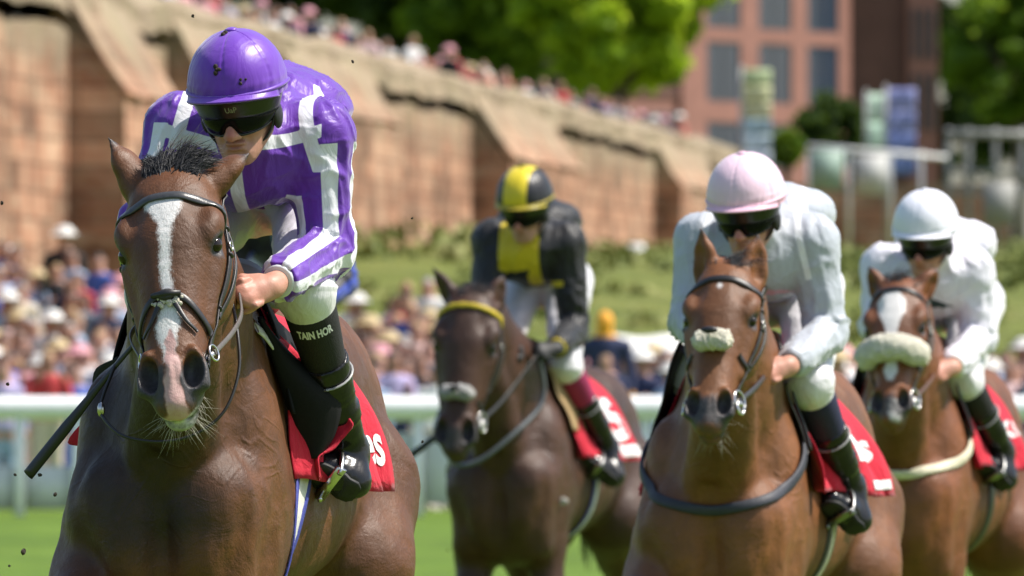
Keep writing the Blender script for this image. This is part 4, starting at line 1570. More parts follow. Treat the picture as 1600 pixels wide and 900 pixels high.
        sl = unit(J.get('sole' + q, V(.5, 0, -1))); sl = unit(sl - fd * (sl @ fd))
        heel = ank - fd * .022 + sl * .066 if he is None else V(*he)
        G.add(P_cone(ank, heel, .043, .036), .03)
        G.add(P_cone(heel, ank + fd * .06 + sl * .035 if he is None else heel * .45 + toe * .55, .034, .042, np.cross(fd, sl), .95), .03)
        G.add(P_cone(ank + fd * .05 + sl * .03 if he is None else heel * .5 + toe * .5, toe + sl * .03 * (he is None), .042, .036, sl, .85), .02)
        G.sub(P_cyl(k1 - d * .1, k1 + d * .003, .12), .003)
        lo, hi = G.bbox()
        v, f = G.mesh(*(axis((lo[i] - .02, hi[i] + .02, rs)) for i in range(3)))
        t_ = (v - kn) @ d
        q1 = np.stack([t_ * 55, v[:, 0] * 9, v[:, 1] * 9], -1)
        v = v + G.grad(v) * ((rid(q1, 3) - .55) * .004 * np.clip((t_ - Lc * .5) / .1, 0, 1))[:, None]
        bo = mesh_np('boot', v, f, J.get('boot', M['boot']), root)
        lat = np.cross(fd, sl)
        g = []
        for u in np.linspace(0, 1, 12):
            w = .042 * math.sin(min(1, u * 5 + .45) * math.pi / 2) * (1 - .22 * (1 - u)) * (1 if u < .75 else math.sqrt(max(0, 1 - ((u - .75) / .27) ** 2)))
            c = heel + (toe + sl * .03 * (he is None) + fd * .030 - heel) * (u * 1.1 - .09) + sl * (.032 + (.008 if u < .28 else 0))
            g.append([c + lat * w * x for x in (-1, -.5, 0, .5, 1)])
        MB().sheet(np.array(g), .009).build('boot_sole', M['sole'], bo)
        MB().strap(*(lambda a: (a, (a - kn - d * Lc * .8)))(np.array([kn + d * Lc * .52 + (math.cos(x) * e1 + math.sin(x) * e2) * .0605 for x in np.linspace(0, 2 * math.pi, 24)])), .006, .003).build('boot_top_seam', J.get('seam', M['grey_line']), bo)
        # stirrup iron round the ball of the foot with its leather
        c = ank + (toe - ank) * .72 + sl * .03 if he is None else heel + (toe - heel) * .66
        m = MB()
        aa = np.linspace(-.15 * math.pi, 1.15 * math.pi, 22)
        m.tube([c + lat * math.cos(x) * .056 - sl * (math.sin(x) * .085 - .02) for x in aa], .0065, 8)
        m.tube([c + lat * .058 + sl * .045, c - lat * .058 + sl * .045], .015, 8, 0, .4, sl)
        m.build('stirrup', M[J.get('iron', 'dull_metal')], H['root'])
        top = V(c[0] - .05, s_ * .20, 1.5)
        p, nn = H['B'].snap(spline([c - sl * .075, (c - sl * .075 + top) / 2 + V(0, s_ * .02, 0), top], 10), .03)
        p[0] = c - sl * .07
        MB().strap(p, nn, .020, .004).build('stirrup_leather', M['leather'], H['root'])
    return J


# ------------------------------------------------------------------ the riders' colours
M['rein_grey'] = plain('worn_rein_leather', (.10, .085, .075, 1), .5, (200, .4, .001))
M['yellow'] = plain('yellow_ribbon', (.62, .46, .03, 1), .5, (150, .4, .003))
M['leather_grey'] = plain('shiny_grey_leather', (.05, .05, .052, 1), .3, (220, .35, .001))
M['black_glove'] = plain('black_glove', (.012, .012, .012, 1), .6, (150, .5, .002))
M['breeches'] = cloth_material('white_breeches', [(.74, .72, .76, 1)], .34, .3, .15, .45, .06)
M['knit'] = plain('black_knit', (.010, .009, .010, 1), .75, (260, .6, .003))
M['navy_knit'] = plain('navy_knit', (.012, .014, .05, 1), .75, (260, .6, .003))
M['maroon_knit'] = plain('maroon_knit', (.26, .012, .07, 1), .75, (260, .6, .003))
M['grey_boot'] = plain('grey_boot_leather', (.09, .10, .11, 1), .25, (40, .4, .006), Coat_Weight=.4)
M['grey_line'] = plain('grey_stitch_line', (.3, .3, .3, 1), .4)
M['dim_print'] = plain('dull_print', (.32, .34, .24, 1), .6)
PURPLE = (.11, .016, .34, 1)
WHITE = (.80, .80, .82, 1)
M['purple_silk'] = cloth_material('purple_silks_with_white_seams', [PURPLE, ('seam', (.72, .72, .77, 1))], .44, .30, .35, .42, .05)
M['purple_cap'] = cloth_material('purple_cap_satin', [(.13, .022, .40, 1)], .40, .10, .35, .45, .05)
M['watch_white'] = plain('white_cuff', (.75, .75, .77, 1), .4, (60, .3, .003))
M['black_silk'] = cloth_material('black_silks_with_yellow_panel', [(.010, .010, .012, 1), ('panel', (.62, .47, .015, 1))], .5, .4, .1, .4)
M['black_cap'] = cloth_material('black_cap_with_yellow_stripe', [(.012, .012, .016, 1), ('stripe', (.68, .53, .02, 1))], .4, .1, .1, .4)
M['grey_silk'] = cloth_material('pale_grey_silks', [(.42, .45, .50, 1), ('panel', (.62, .34, .42, 1)), ('seam', (.8, .82, .86, 1))], .5, .32, .2, .4)
M['pink_cap'] = cloth_material('pink_cap', [(.80, .57, .68, 1), ('hem', (.72, .36, .47, 1))], .4, .12, .2, .4)
M['white_silk'] = cloth_material('white_silks', [(.74, .72, .80, 1), ('panel', (.02, .05, .05, 1))], .5, .35, .2, .4)
M['white_cap'] = cloth_material('white_cap', [(.78, .78, .86, 1)], .4, .12, .2, .4)
M['blue_silk'] = cloth_material('black_silks_with_blue_sleeves', [(.010, .010, .013, 1), ('panel', (.16, .26, .38, 1)), ('sleeve', (.03, .06, .36, 1))], .45, .5, .15, .4)

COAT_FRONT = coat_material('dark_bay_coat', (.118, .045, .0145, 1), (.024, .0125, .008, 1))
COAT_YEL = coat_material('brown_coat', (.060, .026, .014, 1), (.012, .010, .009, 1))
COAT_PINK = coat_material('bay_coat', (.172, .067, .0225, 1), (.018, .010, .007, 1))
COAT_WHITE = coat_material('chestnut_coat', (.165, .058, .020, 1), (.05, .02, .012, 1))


# ------------------------------------------------------------------ the leading horse: dark bay with a blaze
def front():
    yaw = R(9.8)
    fr = Frame(-.748, 27.5, yaw)
    L = fr.L
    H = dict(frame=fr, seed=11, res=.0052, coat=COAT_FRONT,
             label='dark bay racehorse with white blaze leading on the left, ridden by the jockey in purple',
             poll=L(268, 287, .86), nose=L(272, 643, 1.20), look=(1, .015, 0),
             earL=L(388, 236, .80), earR=L(172, 213, .84), earLo=(-.5, .55, -.5), earRo=(-.45, -.7, -.2), pale_lip=True,
             white=[[(.085, -.012, .036), (.105, -.006, .048), (.13, .0, .040), (.17, .004, .020), (.22, .002, .014), (.28, .0, .016), (.35, .002, .014), (.36, 0, .002)],
                    [(.37, .006, .012), (.39, .004, .024), (.43, -.002, .030), (.47, -.004, .024), (.50, 0, .016), (.53, 0, .012)]],
             pink=[(.44, .0, .004), (.47, .002, .016), (.51, .004, .022), (.56, .004, .017), (.60, .006, .026), (.63, .004, .03), (.66, 0, .02)], hair=(1500, 160, 220),
             dark_coat_shade=lambda v: np.clip(1.3 - np.abs(v[:, 1] + .08) / .30, 0, 1) * np.clip((v[:, 0] - .05) / .3, 0, 1) * np.clip((1.62 - v[:, 2]) / .25, 0, 1) * np.clip((v[:, 2] - .85) / .2, 0.4, 1) * np.clip((.80 - v[:, 0]) / .1, 0, 1) * .85)  # dark coat of chest and neck, with the shade there painted in
    make_horse(H)
    make_bridle(H, dict(nose='grackle', grey_brow=True, brow=.092, bit=.465))
    g, nr = make_saddle(H, dict(flare=.045, flap_x=(.06, -.26), cloth_x=(-.54, .03), cloth_a=119, saddle='leather', flap='black_pad', flutter=.010,
                                edge=lambda a, xs: xs + .10 * max(0, (abs(a) - 60) / 40) * 0,
                                text=[('kes', .17, 101, -.465, 0.0, .004, .42)],
                                girth=[(0, .085, 'white_strap', .004), (.036, .022, 'blue_strap', .0055), (-.036, .016, 'blue_strap', .0055)], girth_a=92, girth_x=-.11, girth_slope=.50, girth_guards=[(97, 106, .07, .0095)]))
    root = H['root']
    # big black weight pad flaring over the shoulder on both sides
    inner = spline([L(372, 505, .16), L(425, 562, .10), L(455, 622, .04), L(478, 690, -.02), L(492, 716, -.04)], 16)
    inner = H['B'].snap(inner, .012)[0]
    outer = spline([L(404, 500, .14), L(462, 562, .03), L(527, 617, -.03), L(524, 672, -.06), L(500, 712, -.06)], 16)
    g = np.array([inner * (1 - s_) + outer * s_ + V(.02, .01, 0) * math.sin(s_ * math.pi) for s_ in np.linspace(0, 1, 9)])
    MB().sheet(g, .009).build('saddle_pad', M['black_pad'], root)
    e0 = spline([L(186, 556, .12), L(182, 600, .05), L(176, 640, .0)], 10)
    e1 = spline([L(180, 560, .10), L(150, 578, .0), L(146, 626, -.04)], 10)
    MB().sheet(np.array([e0 * (1 - s_) + e1 * s_ for s_ in np.linspace(0, 1, 6)]), .009).build('saddle_pad', M['black_pad'], root)
    e0 = spline([L(180, 625, .0), L(165, 660, -.04), L(160, 700, -.06)], 10)
    e1 = spline([L(146, 640, -.06), L(106, 688, -.10), L(126, 698, -.10)], 10)
    MB().sheet(np.array([e0 * (1 - s_) + e1 * s_ + V(.01, 0, 0) * math.sin(s_ * 6) for s_ in np.linspace(0, 1, 6)]), .005).build('cloth_lining', M['red_dark'], root)
    # red cloth lining showing below the pad
    e0 = spline([L(402, 500, .11), L(462, 562, .0), L(524, 626, -.055), L(520, 660, -.08), L(496, 700, -.08), L(483, 720, -.06), L(489, 742, -.07)], 34)
    e1 = spline([L(410, 499, .07), L(474, 561, -.05), L(536, 640, -.07), L(550, 667, -.075), L(523, 699, -.06), L(498, 716, -.03), L(500, 752, -.05)], 34)
    g = np.array([e0 * (1 - s_) + e1 * s_ + V(.004, .004, 0) * math.sin(s_ * 7) * np.sin(np.arange(34) * .9)[:, None] for s_ in np.linspace(0, 1, 9)])
    MB().sheet(g, .004).build('cloth_lining', M['red_dark'], root)
    g = spline([L(398, 512, .20), L(412, 524, .15), L(430, 546, .09)], 10)
    MB().strap(g, np.tile(V(.6, .5, .6), (10, 1)), .034, .006).build('white_pad_edge', M['white_strap'], root)
    # black buckle guards on the girth
    jj = dict(horse=H, res=.0065, fine=.0027, silk_res=.005, seed=5,
              label='jockey in purple and white silks and purple cap on the leading horse',
              C=L(371, 128, .27), hf=(.93, -.06, -.24), tilt=-.06,
              shL=L(500, 212, .08), shR=L(280, 205, .10), elL=L(508, 392, .06), elR=L(236, 345, .18),
              wrL=L(422, 448, .42), hdL=L(384, 461, .48), wrR=L(262, 440, .48), hdR=L(272, 470, .54),
              pel=L(428, 282, -.42), knL=L(476, 452, .14), back=L(425, 165, -.15), knR=(.06, -.10, 1.60), anL=L(546, 706, -.20), anR=(-.24, -.24, 1.18), toL=L(500, 728, -.12), toR=(-.07, -.25, 1.13),
              cap_mat=M['purple_cap'], silk_mat=M['purple_silk'], cuff_mat=M['watch_white'], legging=M['knit'], cuff=.055,
              heL=L(553, 752, -.16), soleL=(.85, -.25, -.45), soleR=(.75, -.1, -.65), iron='metal',
              band_text='UaP', band_turn=.12, leg_text='TAIN HOR', leg_phi=.05)
    jj['silk_attr'] = {'seam': seam_purple}
    make_jockey(jj)
    J = jj
    hm = [o for o in J['root'].children if o.name.startswith('helmet')][0]
    rg = random.Random(4)
    for az, el, n_ in ((-.10, 62, 9), (-.35, 12, 4), (.42, 78, 3)):
        m = MB()
        for i in range(n_):
            e, z_ = R(el + rg.gauss(0, 2.6)), az + rg.gauss(0, .045)
            p = V(math.sin(z_) * math.sin(e) * .119, math.cos(z_) * math.sin(e) * .139, math.cos(e) * .129)
            m.ball(J['C'] + J['hl'] * p[0] + J['hf'] * p[1] + J['hu'] * p[2], rg.uniform(.003, .007), 7, 5)
        m.build('mud_splash', M['mud'], hm)
    # reins: from both bit rings to the hands, and the slack loop under the throat
    d = J['hdL']
    rein(H, root, [H['bitL'], L(362, 520, .80), L(376, 492, .60), d + V(.03, -.01, .0)], 'rein_grey', .013)
    rein(H, root, [H['bitR'], L(205, 520, .80), J['hdR'] + V(.02, 0, 0)], 'rein_grey', .013)
    MB().tube(spline([d + V(.03, -.03, .0), L(371, 520, .58), L(373, 580, .62), L(352, 640, .66), L(310, 676, .68), L(255, 690, .68), L(195, 682, .67), L(163, 655, .62), L(158, 630, .56), L(180, 570, .50)], 60), .0042, 6).build('rein_loop', M['leather'], root)
    c = L(158, 640, .60)
    MB().ball(c, (.008, .010, .018), 8, 6).build('rein_buckle', M['metal'], root)
    # whip held in the right hand
    w0 = L(252, 490, .56); w1 = L(178, 575, .50); w2 = L(44, 742, .44)
    m = MB()
    ax = spline([w0, w1, w1 * .35 + w2 * .65, w2], 24)
    rad = np.concatenate([np.full(8, .0065), np.linspace(.0065, .0135, 6), np.full(10, .0155)])
    m.tube(ax, rad, 12, 0, .55, V(.8, .1, .5))
    wo = m.build('riding_whip', M['black_rubber'])
    fr.put(wo)
    props(wo, 'black padded whip held low beside the leading horse by the jockey in purple', 'whip')
    return H, jj


def seam_purple(A):
    """Signed distance (metres) into the white seams of the purple silks: armhole bands, centre front, long sleeve stripes."""
    s, an, al, rr = A['s'], A['an'], A['along'], A['rr']
    ya = np.abs(A['y'])
    armd = np.maximum(np.minimum(np.minimum(.100 - A['best'], ya - .172), (A['t'] - .06) * .25), np.minimum(.095 - A['best'], (A['t'] - .5) * .25))
    strip = np.minimum((np.cos((an + .44) * 5) - .14) * rr / 5, armd)
    hole = .0175 - np.abs(ya - .168 + .25 * A['z'] + .12 * A['x'])
    hole = np.minimum(hole, np.minimum((.30 - A['t']) * .25, A['x'] + .13))
    front_c = np.minimum(.016 - np.abs(A['y'] + .012), A['x'] + .1)
    yoke = .0165 - np.abs(A['z'] + .03 - .1 * A['x'] - .30 * (ya - .1))
    yoke = np.minimum(yoke, np.minimum(np.minimum(ya - .05, .19 - ya), A['x'] + .02))
    return np.maximum(np.maximum(strip, hole), np.maximum(front_c, yoke))


front()


# ------------------------------------------------------------------ the three horses behind, and the rider hidden by the leader
def breast_strap(H, name, mat, z0, rise, span, width, off=.012, x0=.05, skew=0):
    ps = np.radians(np.linspace(-span, span, 50))
    z = z0 + rise * (1 - np.cos(ps)) + skew * np.sin(ps)
    O = np.stack([x0 + np.cos(ps) * .9, np.sin(ps) * .9, z], -1)
    C = np.stack([np.full(50, x0), 0 * ps, z], -1)
    p, nn = H['B'].cast(O, C - O)
    return MB().strap(p + nn * off, nn, width, .010).build(name, M[mat], H['root'])


def yellow():
    fr = Frame(.06, 48.2, R(13.5), -.14)
    L = fr.L
    H = dict(frame=fr, seed=23, res=.0095, coat=COAT_YEL,
             label='dark brown racehorse with yellow plaited browband and grey sheepskin noseband',
             poll=L(737, 468, .86), nose=L(708, 712, 1.10), look=(1, .05, .1),
             earL=L(786, 428, .80), earR=L(676, 414, .84), earLo=(.5, .6, -.3), earRo=(.5, -.5, -.2), white=[], hair=(160, 90, 0), muzzle=.8,
             legs=dict(FR=[(.28, -.15, 1.02), (.22, -.16, .84), (.36, -.16, .52), (.30, -.16, .22), (.36, -.16, .09)]))
    make_horse(H)
    make_bridle(H, dict(nose='roll', roll=(.405, .033, 'grey_fur', 30), roll_tie=True, browband='woven', big_bit=True, brow=.055))
    make_saddle(H, dict(cloth_x=(-.62, .12), cloth_a=110, flare=.05, saddle='brown_leather', flap='tan_leather', flutter=.012,
                        text=[('5', .36, 76, -.44, 0, .012)], bands=[(98, 107, -.34, -.61)],
                        girth=[(0, .07, 'leather', .004), (.0, .025, 'white_strap', .009), (.03, .012, 'blue_strap', .009)], girth_a=88, girth_x=-.2, girth_slope=.15))
    J = dict(horse=H, res=.0095, seed=8, label='jockey in black and yellow silks with a yellow stripe over the black cap',
             C=L(820, 306, .27), hf=(.92, -.12, -.30), tilt=.02,
             shL=L(885, 378, .08), shR=L(768, 375, .10), elL=L(897, 515, .06), elR=L(760, 480, .18), wrL=L(868, 546, .40), hdL=L(842, 551, .47),
             wrR=L(806, 540, .46), hdR=L(800, 562, .52), pel=L(856, 432, -.40), knL=L(880, 568, .12), knR=(.06, -.10, 1.66), back=L(842, 345, -.14),
             anL=L(942, 698, -.22), anR=(-.2, -.3, 1.2), toL=L(908, 716, -.10), heL=L(954, 744, -.17), toR=(-.04, -.33, 1.15), soleL=(.85, -.25, -.45), soleR=(.75, -.1, -.65),
             cap_mat=M['black_cap'], silk_mat=M['black_silk'], cuff_mat=M['yellow'], legging=M['maroon_knit'], gloves=True,
             cap_attr={'stripe': lambda v: .052 - np.abs(v[:, 0])},
             silk_attr={'panel': lambda A: np.where((A['x'] > -.06) & (A['t'] < .5) & (A['best'] > .07), np.maximum(.088 - np.abs(A['y'] + .02), np.minimum(-.17 - A['z'], .16 - np.abs(A['y']))), -.05)})
    make_jockey(J)
    d = J['hdL']
    rein(H, H['root'], [H['bitL'], L(790, 620, .70), d], 'leather')
    rein(H, H['root'], [H['bitR'], L(745, 600, .75), J['hdR']], 'leather')
    MB().tube(spline([d, L(848, 625, .45), L(800, 680, .6), L(745, 722, .66), L(705, 720, .64), L(690, 660, .5)], 30), .011, 6).build('rein_loop', M['grey_boot'], H['root'])
    m = MB()
    m.tube(spline([J['hdR'] + V(0, 0, .05), L(730, 640, .55), L(640, 714, .50)], 16), np.linspace(.008, .015, 16), 8)
    w = m.build('riding_whip', M['black_rubber']); fr.put(w)
    props(w, 'thin dark whip low beside the horse with the yellow browband', 'whip')
    c = H['B'].cast([(.9, .22, 1.02)], [(-1, 0, 0)])[0][0]
    MB().ball(c, (.006, .035, .018), 10, 6).build('mud_fleck', M['pale_mud'], H['root'])
    return H, J


def pink():
    fr = Frame(.70, 34.95, R(11), -.14)
    L = fr.L
    H = dict(frame=fr, seed=31, res=.0075, coat=COAT_PINK,
             label='bright bay racehorse with short cream sheepskin noseband and thick dark breast girth',
             poll=L(1137, 432, .86), nose=L(1104, 672, 1.20), look=(1, -.02, .02),
             earL=L(1184, 362, .82), earR=L(1097, 352, .85), earLo=(.6, .5, -.1), earRo=(.6, -.5, -.1),
             white=[[(.085, -.002, .006), (.10, 0, .012), (.115, 0, .004)]], hair=(160, 90, 60), muzzle=1.0)
    make_horse(H)
    make_bridle(H, dict(nose='roll', roll=(.33, .034, 'cream_fur', 25), roll_tie=True, big_bit=True, brow=.07, bit=.49))
    make_saddle(H, dict(cloth_x=(-.58, .15), cloth_a=112, flare=.05, saddle='leather', flap='leather', flutter=.016,
                        text=[('kes', .17, 84, -.42, 0, .005)], bands=[(104, 109, -.36, -.57)],
                        girth=[(0, .08, 'leather', .004), (.0, .03, 'cream_strap', .009)], girth_a=92, girth_x=-.18, girth_slope=.12))
    breast_strap(H, 'breast_girth', 'dark_webbing', 1.14, .42, 80, .032, .007)
    for sd in (1,):
        p, nn = H['B'].snap(spline([L(1212, 600, .25), L(1222, 660, .22), L(1228, 715, .2)], 10), .014)
        MB().strap(p, nn, .022, .005).build('breast_girth_hanger', M['leather'], H['root'])
    J = dict(horse=H, res=.0085, fine=.0052, seed=15, label='jockey in pale grey silks and pink cap on the bright bay horse',
             C=L(1166, 303, .27), hf=(.93, -.12, -.27), tilt=-.02,
             shL=L(1268, 378, .08), shR=L(1095, 378, .10), elL=L(1292, 520, .06), elR=L(1080, 500, .18), wrL=L(1230, 573, .42), hdL=L(1198, 583, .48),
             wrR=L(1120, 560, .48), hdR=L(1124, 590, .54), pel=L(1222, 442, -.42), knL=L(1262, 598, .14), knR=(.06, -.13, 1.55), back=L(1208, 335, -.15),
             anL=L(1322, 762, -.20), anR=L(1040, 785, -.2), toL=L(1293, 782, -.10), heL=L(1334, 812, -.17), toR=L(1018, 806, -.06), soleL=(.85, -.25, -.45), soleR=(.75, -.1, -.65),
             cap_mat=M['pink_cap'], silk_mat=M['grey_silk'], cuff_mat=M['grey_cuff'], legging=M['navy_knit'], folds=.8,
             cap_attr={'hem': lambda v: -.012 - v[:, 2]},
             silk_attr={'panel': lambda A: np.where((A['x'] > -.02) & (A['t'] < .5), np.minimum(-.15 - A['z'], .2 - np.abs(A['y'])), -.05),
                        'seam': lambda A: np.where(A['t'] < .4, .010 - np.abs(np.abs(A['y']) - .15 + .2 * A['z']), -.05)})
    make_jockey(J)
    d = J['hdL']
    rein(H, H['root'], [H['bitL'], L(1180, 605, .75), d], 'leather')
    rein(H, H['root'], [H['bitR'], L(1090, 590, .8), J['hdR']], 'leather')
    return H, J


def white():
    fr = Frame(1.48, 41.95, R(11), -.13)
    L = fr.L
    H = dict(frame=fr, seed=47, res=.0085, coat=COAT_WHITE,
             label='chestnut racehorse with broad white blaze and a big sheepskin noseband at the right',
             poll=L(1404, 456, .86), nose=L(1391, 660, 1.18), look=(1, -.03, .02),
             earL=L(1466, 416, .80), earR=L(1358, 412, .84), earLo=(.5, .5, -.5), earRo=(.5, -.6, -.3),
             white=[[(.05, -.01, .03), (.09, -.01, .06), (.16, -.005, .056), (.22, 0, .03), (.32, 0, .02), (.42, 0, .03), (.47, 0, .014)], [(.55, .02, .03), (.60, .02, .035), (.64, .02, .02)]], hair=(160, 90, 0), muzzle=.8)
    make_horse(H)
    make_bridle(H, dict(nose='roll', roll=(.335, .050, 'cream_fur', 70), big_bit=True, brow=.04, bit=.50))
    make_saddle(H, dict(cloth_x=(-.60, .14), cloth_a=110, flare=.05, saddle='leather', flap='leather', flutter=.014, text=[('kes', .17, 78, -.46, 0, .004)],
                        girth=[(0, .07, 'leather', .004)], girth_a=90, girth_x=-.2, girth_slope=.12))
    breast_strap(H, 'breast_girth', 'cream_strap', 1.18, .22, 80, .036, .008)
    J = dict(horse=H, res=.0095, seed=19, label='jockey in all white silks and white cap on the chestnut at the right',
             C=L(1447, 350, .27), hf=(.92, -.14, -.26), tilt=.04,
             shL=L(1520, 425, .08), shR=L(1380, 418, .10), elL=L(1528, 530, .06), elR=L(1374, 510, .18), wrL=L(1487, 575, .42), hdL=L(1462, 583, .48),
             wrR=L(1420, 560, .46), hdR=L(1424, 582, .52), pel=L(1488, 462, -.42), knL=L(1500, 590, .13), knR=(.06, -.10, 1.54), back=L(1478, 382, -.15),
             anL=L(1550, 704, -.20), anR=(-.2, -.31, 1.15), toL=L(1526, 724, -.10), heL=L(1557, 748, -.17), toR=(-.02, -.37, 1.0), soleL=(.85, -.25, -.45), soleR=(.75, -.1, -.65),
             cap_mat=M['white_cap'], silk_mat=M['white_silk'], cuff_mat=M['white_print'], legging=M['knit'],
             silk_attr={'panel': lambda A: np.where((A['x'] > 0) & (A['t'] < .5), np.minimum(.02 - np.abs(A['z'] + .12 + .35 * A['y']), .11 - np.abs(A['y'] - .03)), -.05)})
    make_jockey(J)
    rein(H, H['root'], [H['bitL'], L(1450, 600, .75), J['hdL']], 'brown_leather')
    rein(H, H['root'], [H['bitR'], L(1385, 590, .8), J['hdR']], 'brown_leather')
    return H, J


def hidden():
    fr = Frame(-.97, 45.0, R(11), -.13)
    L = fr.L
    H = dict(frame=fr, seed=53, res=.013, coat=COAT_YEL, label='brown racehorse almost wholly hidden behind the leading dark bay',
             poll=L(318, 412, .86), nose=L(300, 590, 1.2), look=(1, 0, 0), earL=L(338, 385, .8), earR=L(290, 385, .84), white=[], hair=(60, 40, 0))
    make_horse(H)
    make_bridle(H, dict())
    make_saddle(H, dict(cloth_x=(-.6, .0), cloth_a=95))
    J = dict(horse=H, res=.011, seed=29, label='jockey in black with pale blue chest, mostly hidden behind the jockey in purple',
             C=L(408, 266, .27), hf=(.92, -.1, -.28), shL=L(512, 335, .08), shR=L(375, 345, .1), elL=L(532, 440, .06), elR=L(350, 440, .15), wrL=L(468, 498, .42), hdL=L(440, 505, .48),
             wrR=L(360, 480, .46), hdR=L(365, 500, .52), pel=L(446, 400, -.42), knL=L(470, 540, .13), knR=(.06, -.10, 1.45), back=L(440, 310, -.15),
             anL=(-.2, .3, 1.1), anR=(-.2, -.33, 1.1), toL=(-.04, .33, 1.05), toR=(-.04, -.36, 1.05),
             cap_mat=M['black_cap'], cap_attr={'stripe': lambda v: v[:, 0] * 0 - .05}, silk_mat=M['blue_silk'], cuff_mat=M['knit'], legging=M['knit'],
             silk_attr={'panel': lambda A: np.where((A['t'] < .4) & (A['best'] > .08), np.minimum(.12 - np.abs(A['y'] - .1), -.06 - A['z']), -.05),
                        'sleeve': lambda A: np.where((A['best'] < .1) & (A['t'] > .15), (np.cos(A['an'] * 2 - 3.4) - .75) * .03, -.05)})
    make_jockey(J)
    return H, J


M['tan_leather'] = plain('tan_suede', (.33, .22, .10, 1), .75, (150, .5, .002))
M['dark_webbing'] = plain('dark_webbing', (.028, .030, .042, 1), .6, (150, .5, .002))
M['pale_mud'] = plain('pale_mud', (.45, .42, .38, 1), .9)
M['grey_cuff'] = plain('grey_knit_cuff', (.30, .31, .34, 1), .7, (150, .5, .002))
for fn in (yellow, pink, white, hidden):
    fn()


# ------------------------------------------------------------------ ground
def ground_z(x, d):
    """Height of the racecourse bowl: flat track, then the bank rising to the foot of the old wall."""
    ds = [0, 29, 34, 52, 80, 124, 138, 152, 167, 195, 222, 260, 296, 340, 420, 600, 2000]
    zl = np.interp(d, ds, [0, 0, -.13, -.13, 0, 0, .5, 1.55, 2.8, 3.7, 4.3, 4.65, 4.9, 5.2, 6.5, 8, 8])
    zr = np.interp(d, ds, [0, 0, -.13, -.13, 0, 0, .35, 1.1, 1.9, 2.9, 3.5, 4.1, 4.7, 5.2, 6.5, 8, 8])
    k = np.clip((np.asarray(x, float) / np.maximum(d, 1) + .005) / .022, 0, 1)          # the bank is lower towards the right
    z = zl * (1 - k) + zr * k
    return z


def terrain(name, d0, d1, x0, x1, nx, nd, mat, lift=0.0):
    ds = np.linspace(d0, d1, nd)
    xs = np.linspace(x0, x1, nx)
    X, D = np.meshgrid(xs, ds, indexing='ij')
    Z = ground_z(X, D) + lift
    if d0 > 110:
        Z = Z + .10 * fbm(np.stack([X.ravel() * .15, D.ravel() * .12, 0 * X.ravel()], -1), 3, 3).reshape(X.shape) * np.clip((D - 126) / 10, 0, 1)
    v = np.stack([X, D, Z], -1).reshape(-1, 3)
    i = np.arange(nx * nd).reshape(nx, nd)
    f = np.stack([i[:-1, :-1], i[1:, :-1], i[1:, 1:], i[:-1, 1:]], -1).reshape(-1, 4)
    return props(mesh_np(name, v, f, mat), kind='structure')


def grass_material(name, a, b, c, s=1.0):
    t = NT(name)
    co = t.coord()
    col = t.ramp(t.noise(.35 * s, 5, co), (.3, a), (.55, b), (.75, c))
    col = t.mix(t.step(t.noise(3.0 * s, 4, co), .55, .75), col, tuple(x * .7 for x in a) + (1,))
    col = t.mix(t.math('MULTIPLY', t.step(t.noise(1.1 * s, 5, co, .65), .42, .66), .6), col, tuple(x * .45 for x in b) + (1,))
    col = t.mix(t.math('MULTIPLY', t.step(t.noise(1.7 * s, 4, co, .6, 1), .56, .7), .5), col, tuple(c[:3]) + (1,))
    nr = t.bump(t.noise(30, 4, co), .6, .03)
    return t.done(col, .85, nr, Specular_IOR_Level=.2)


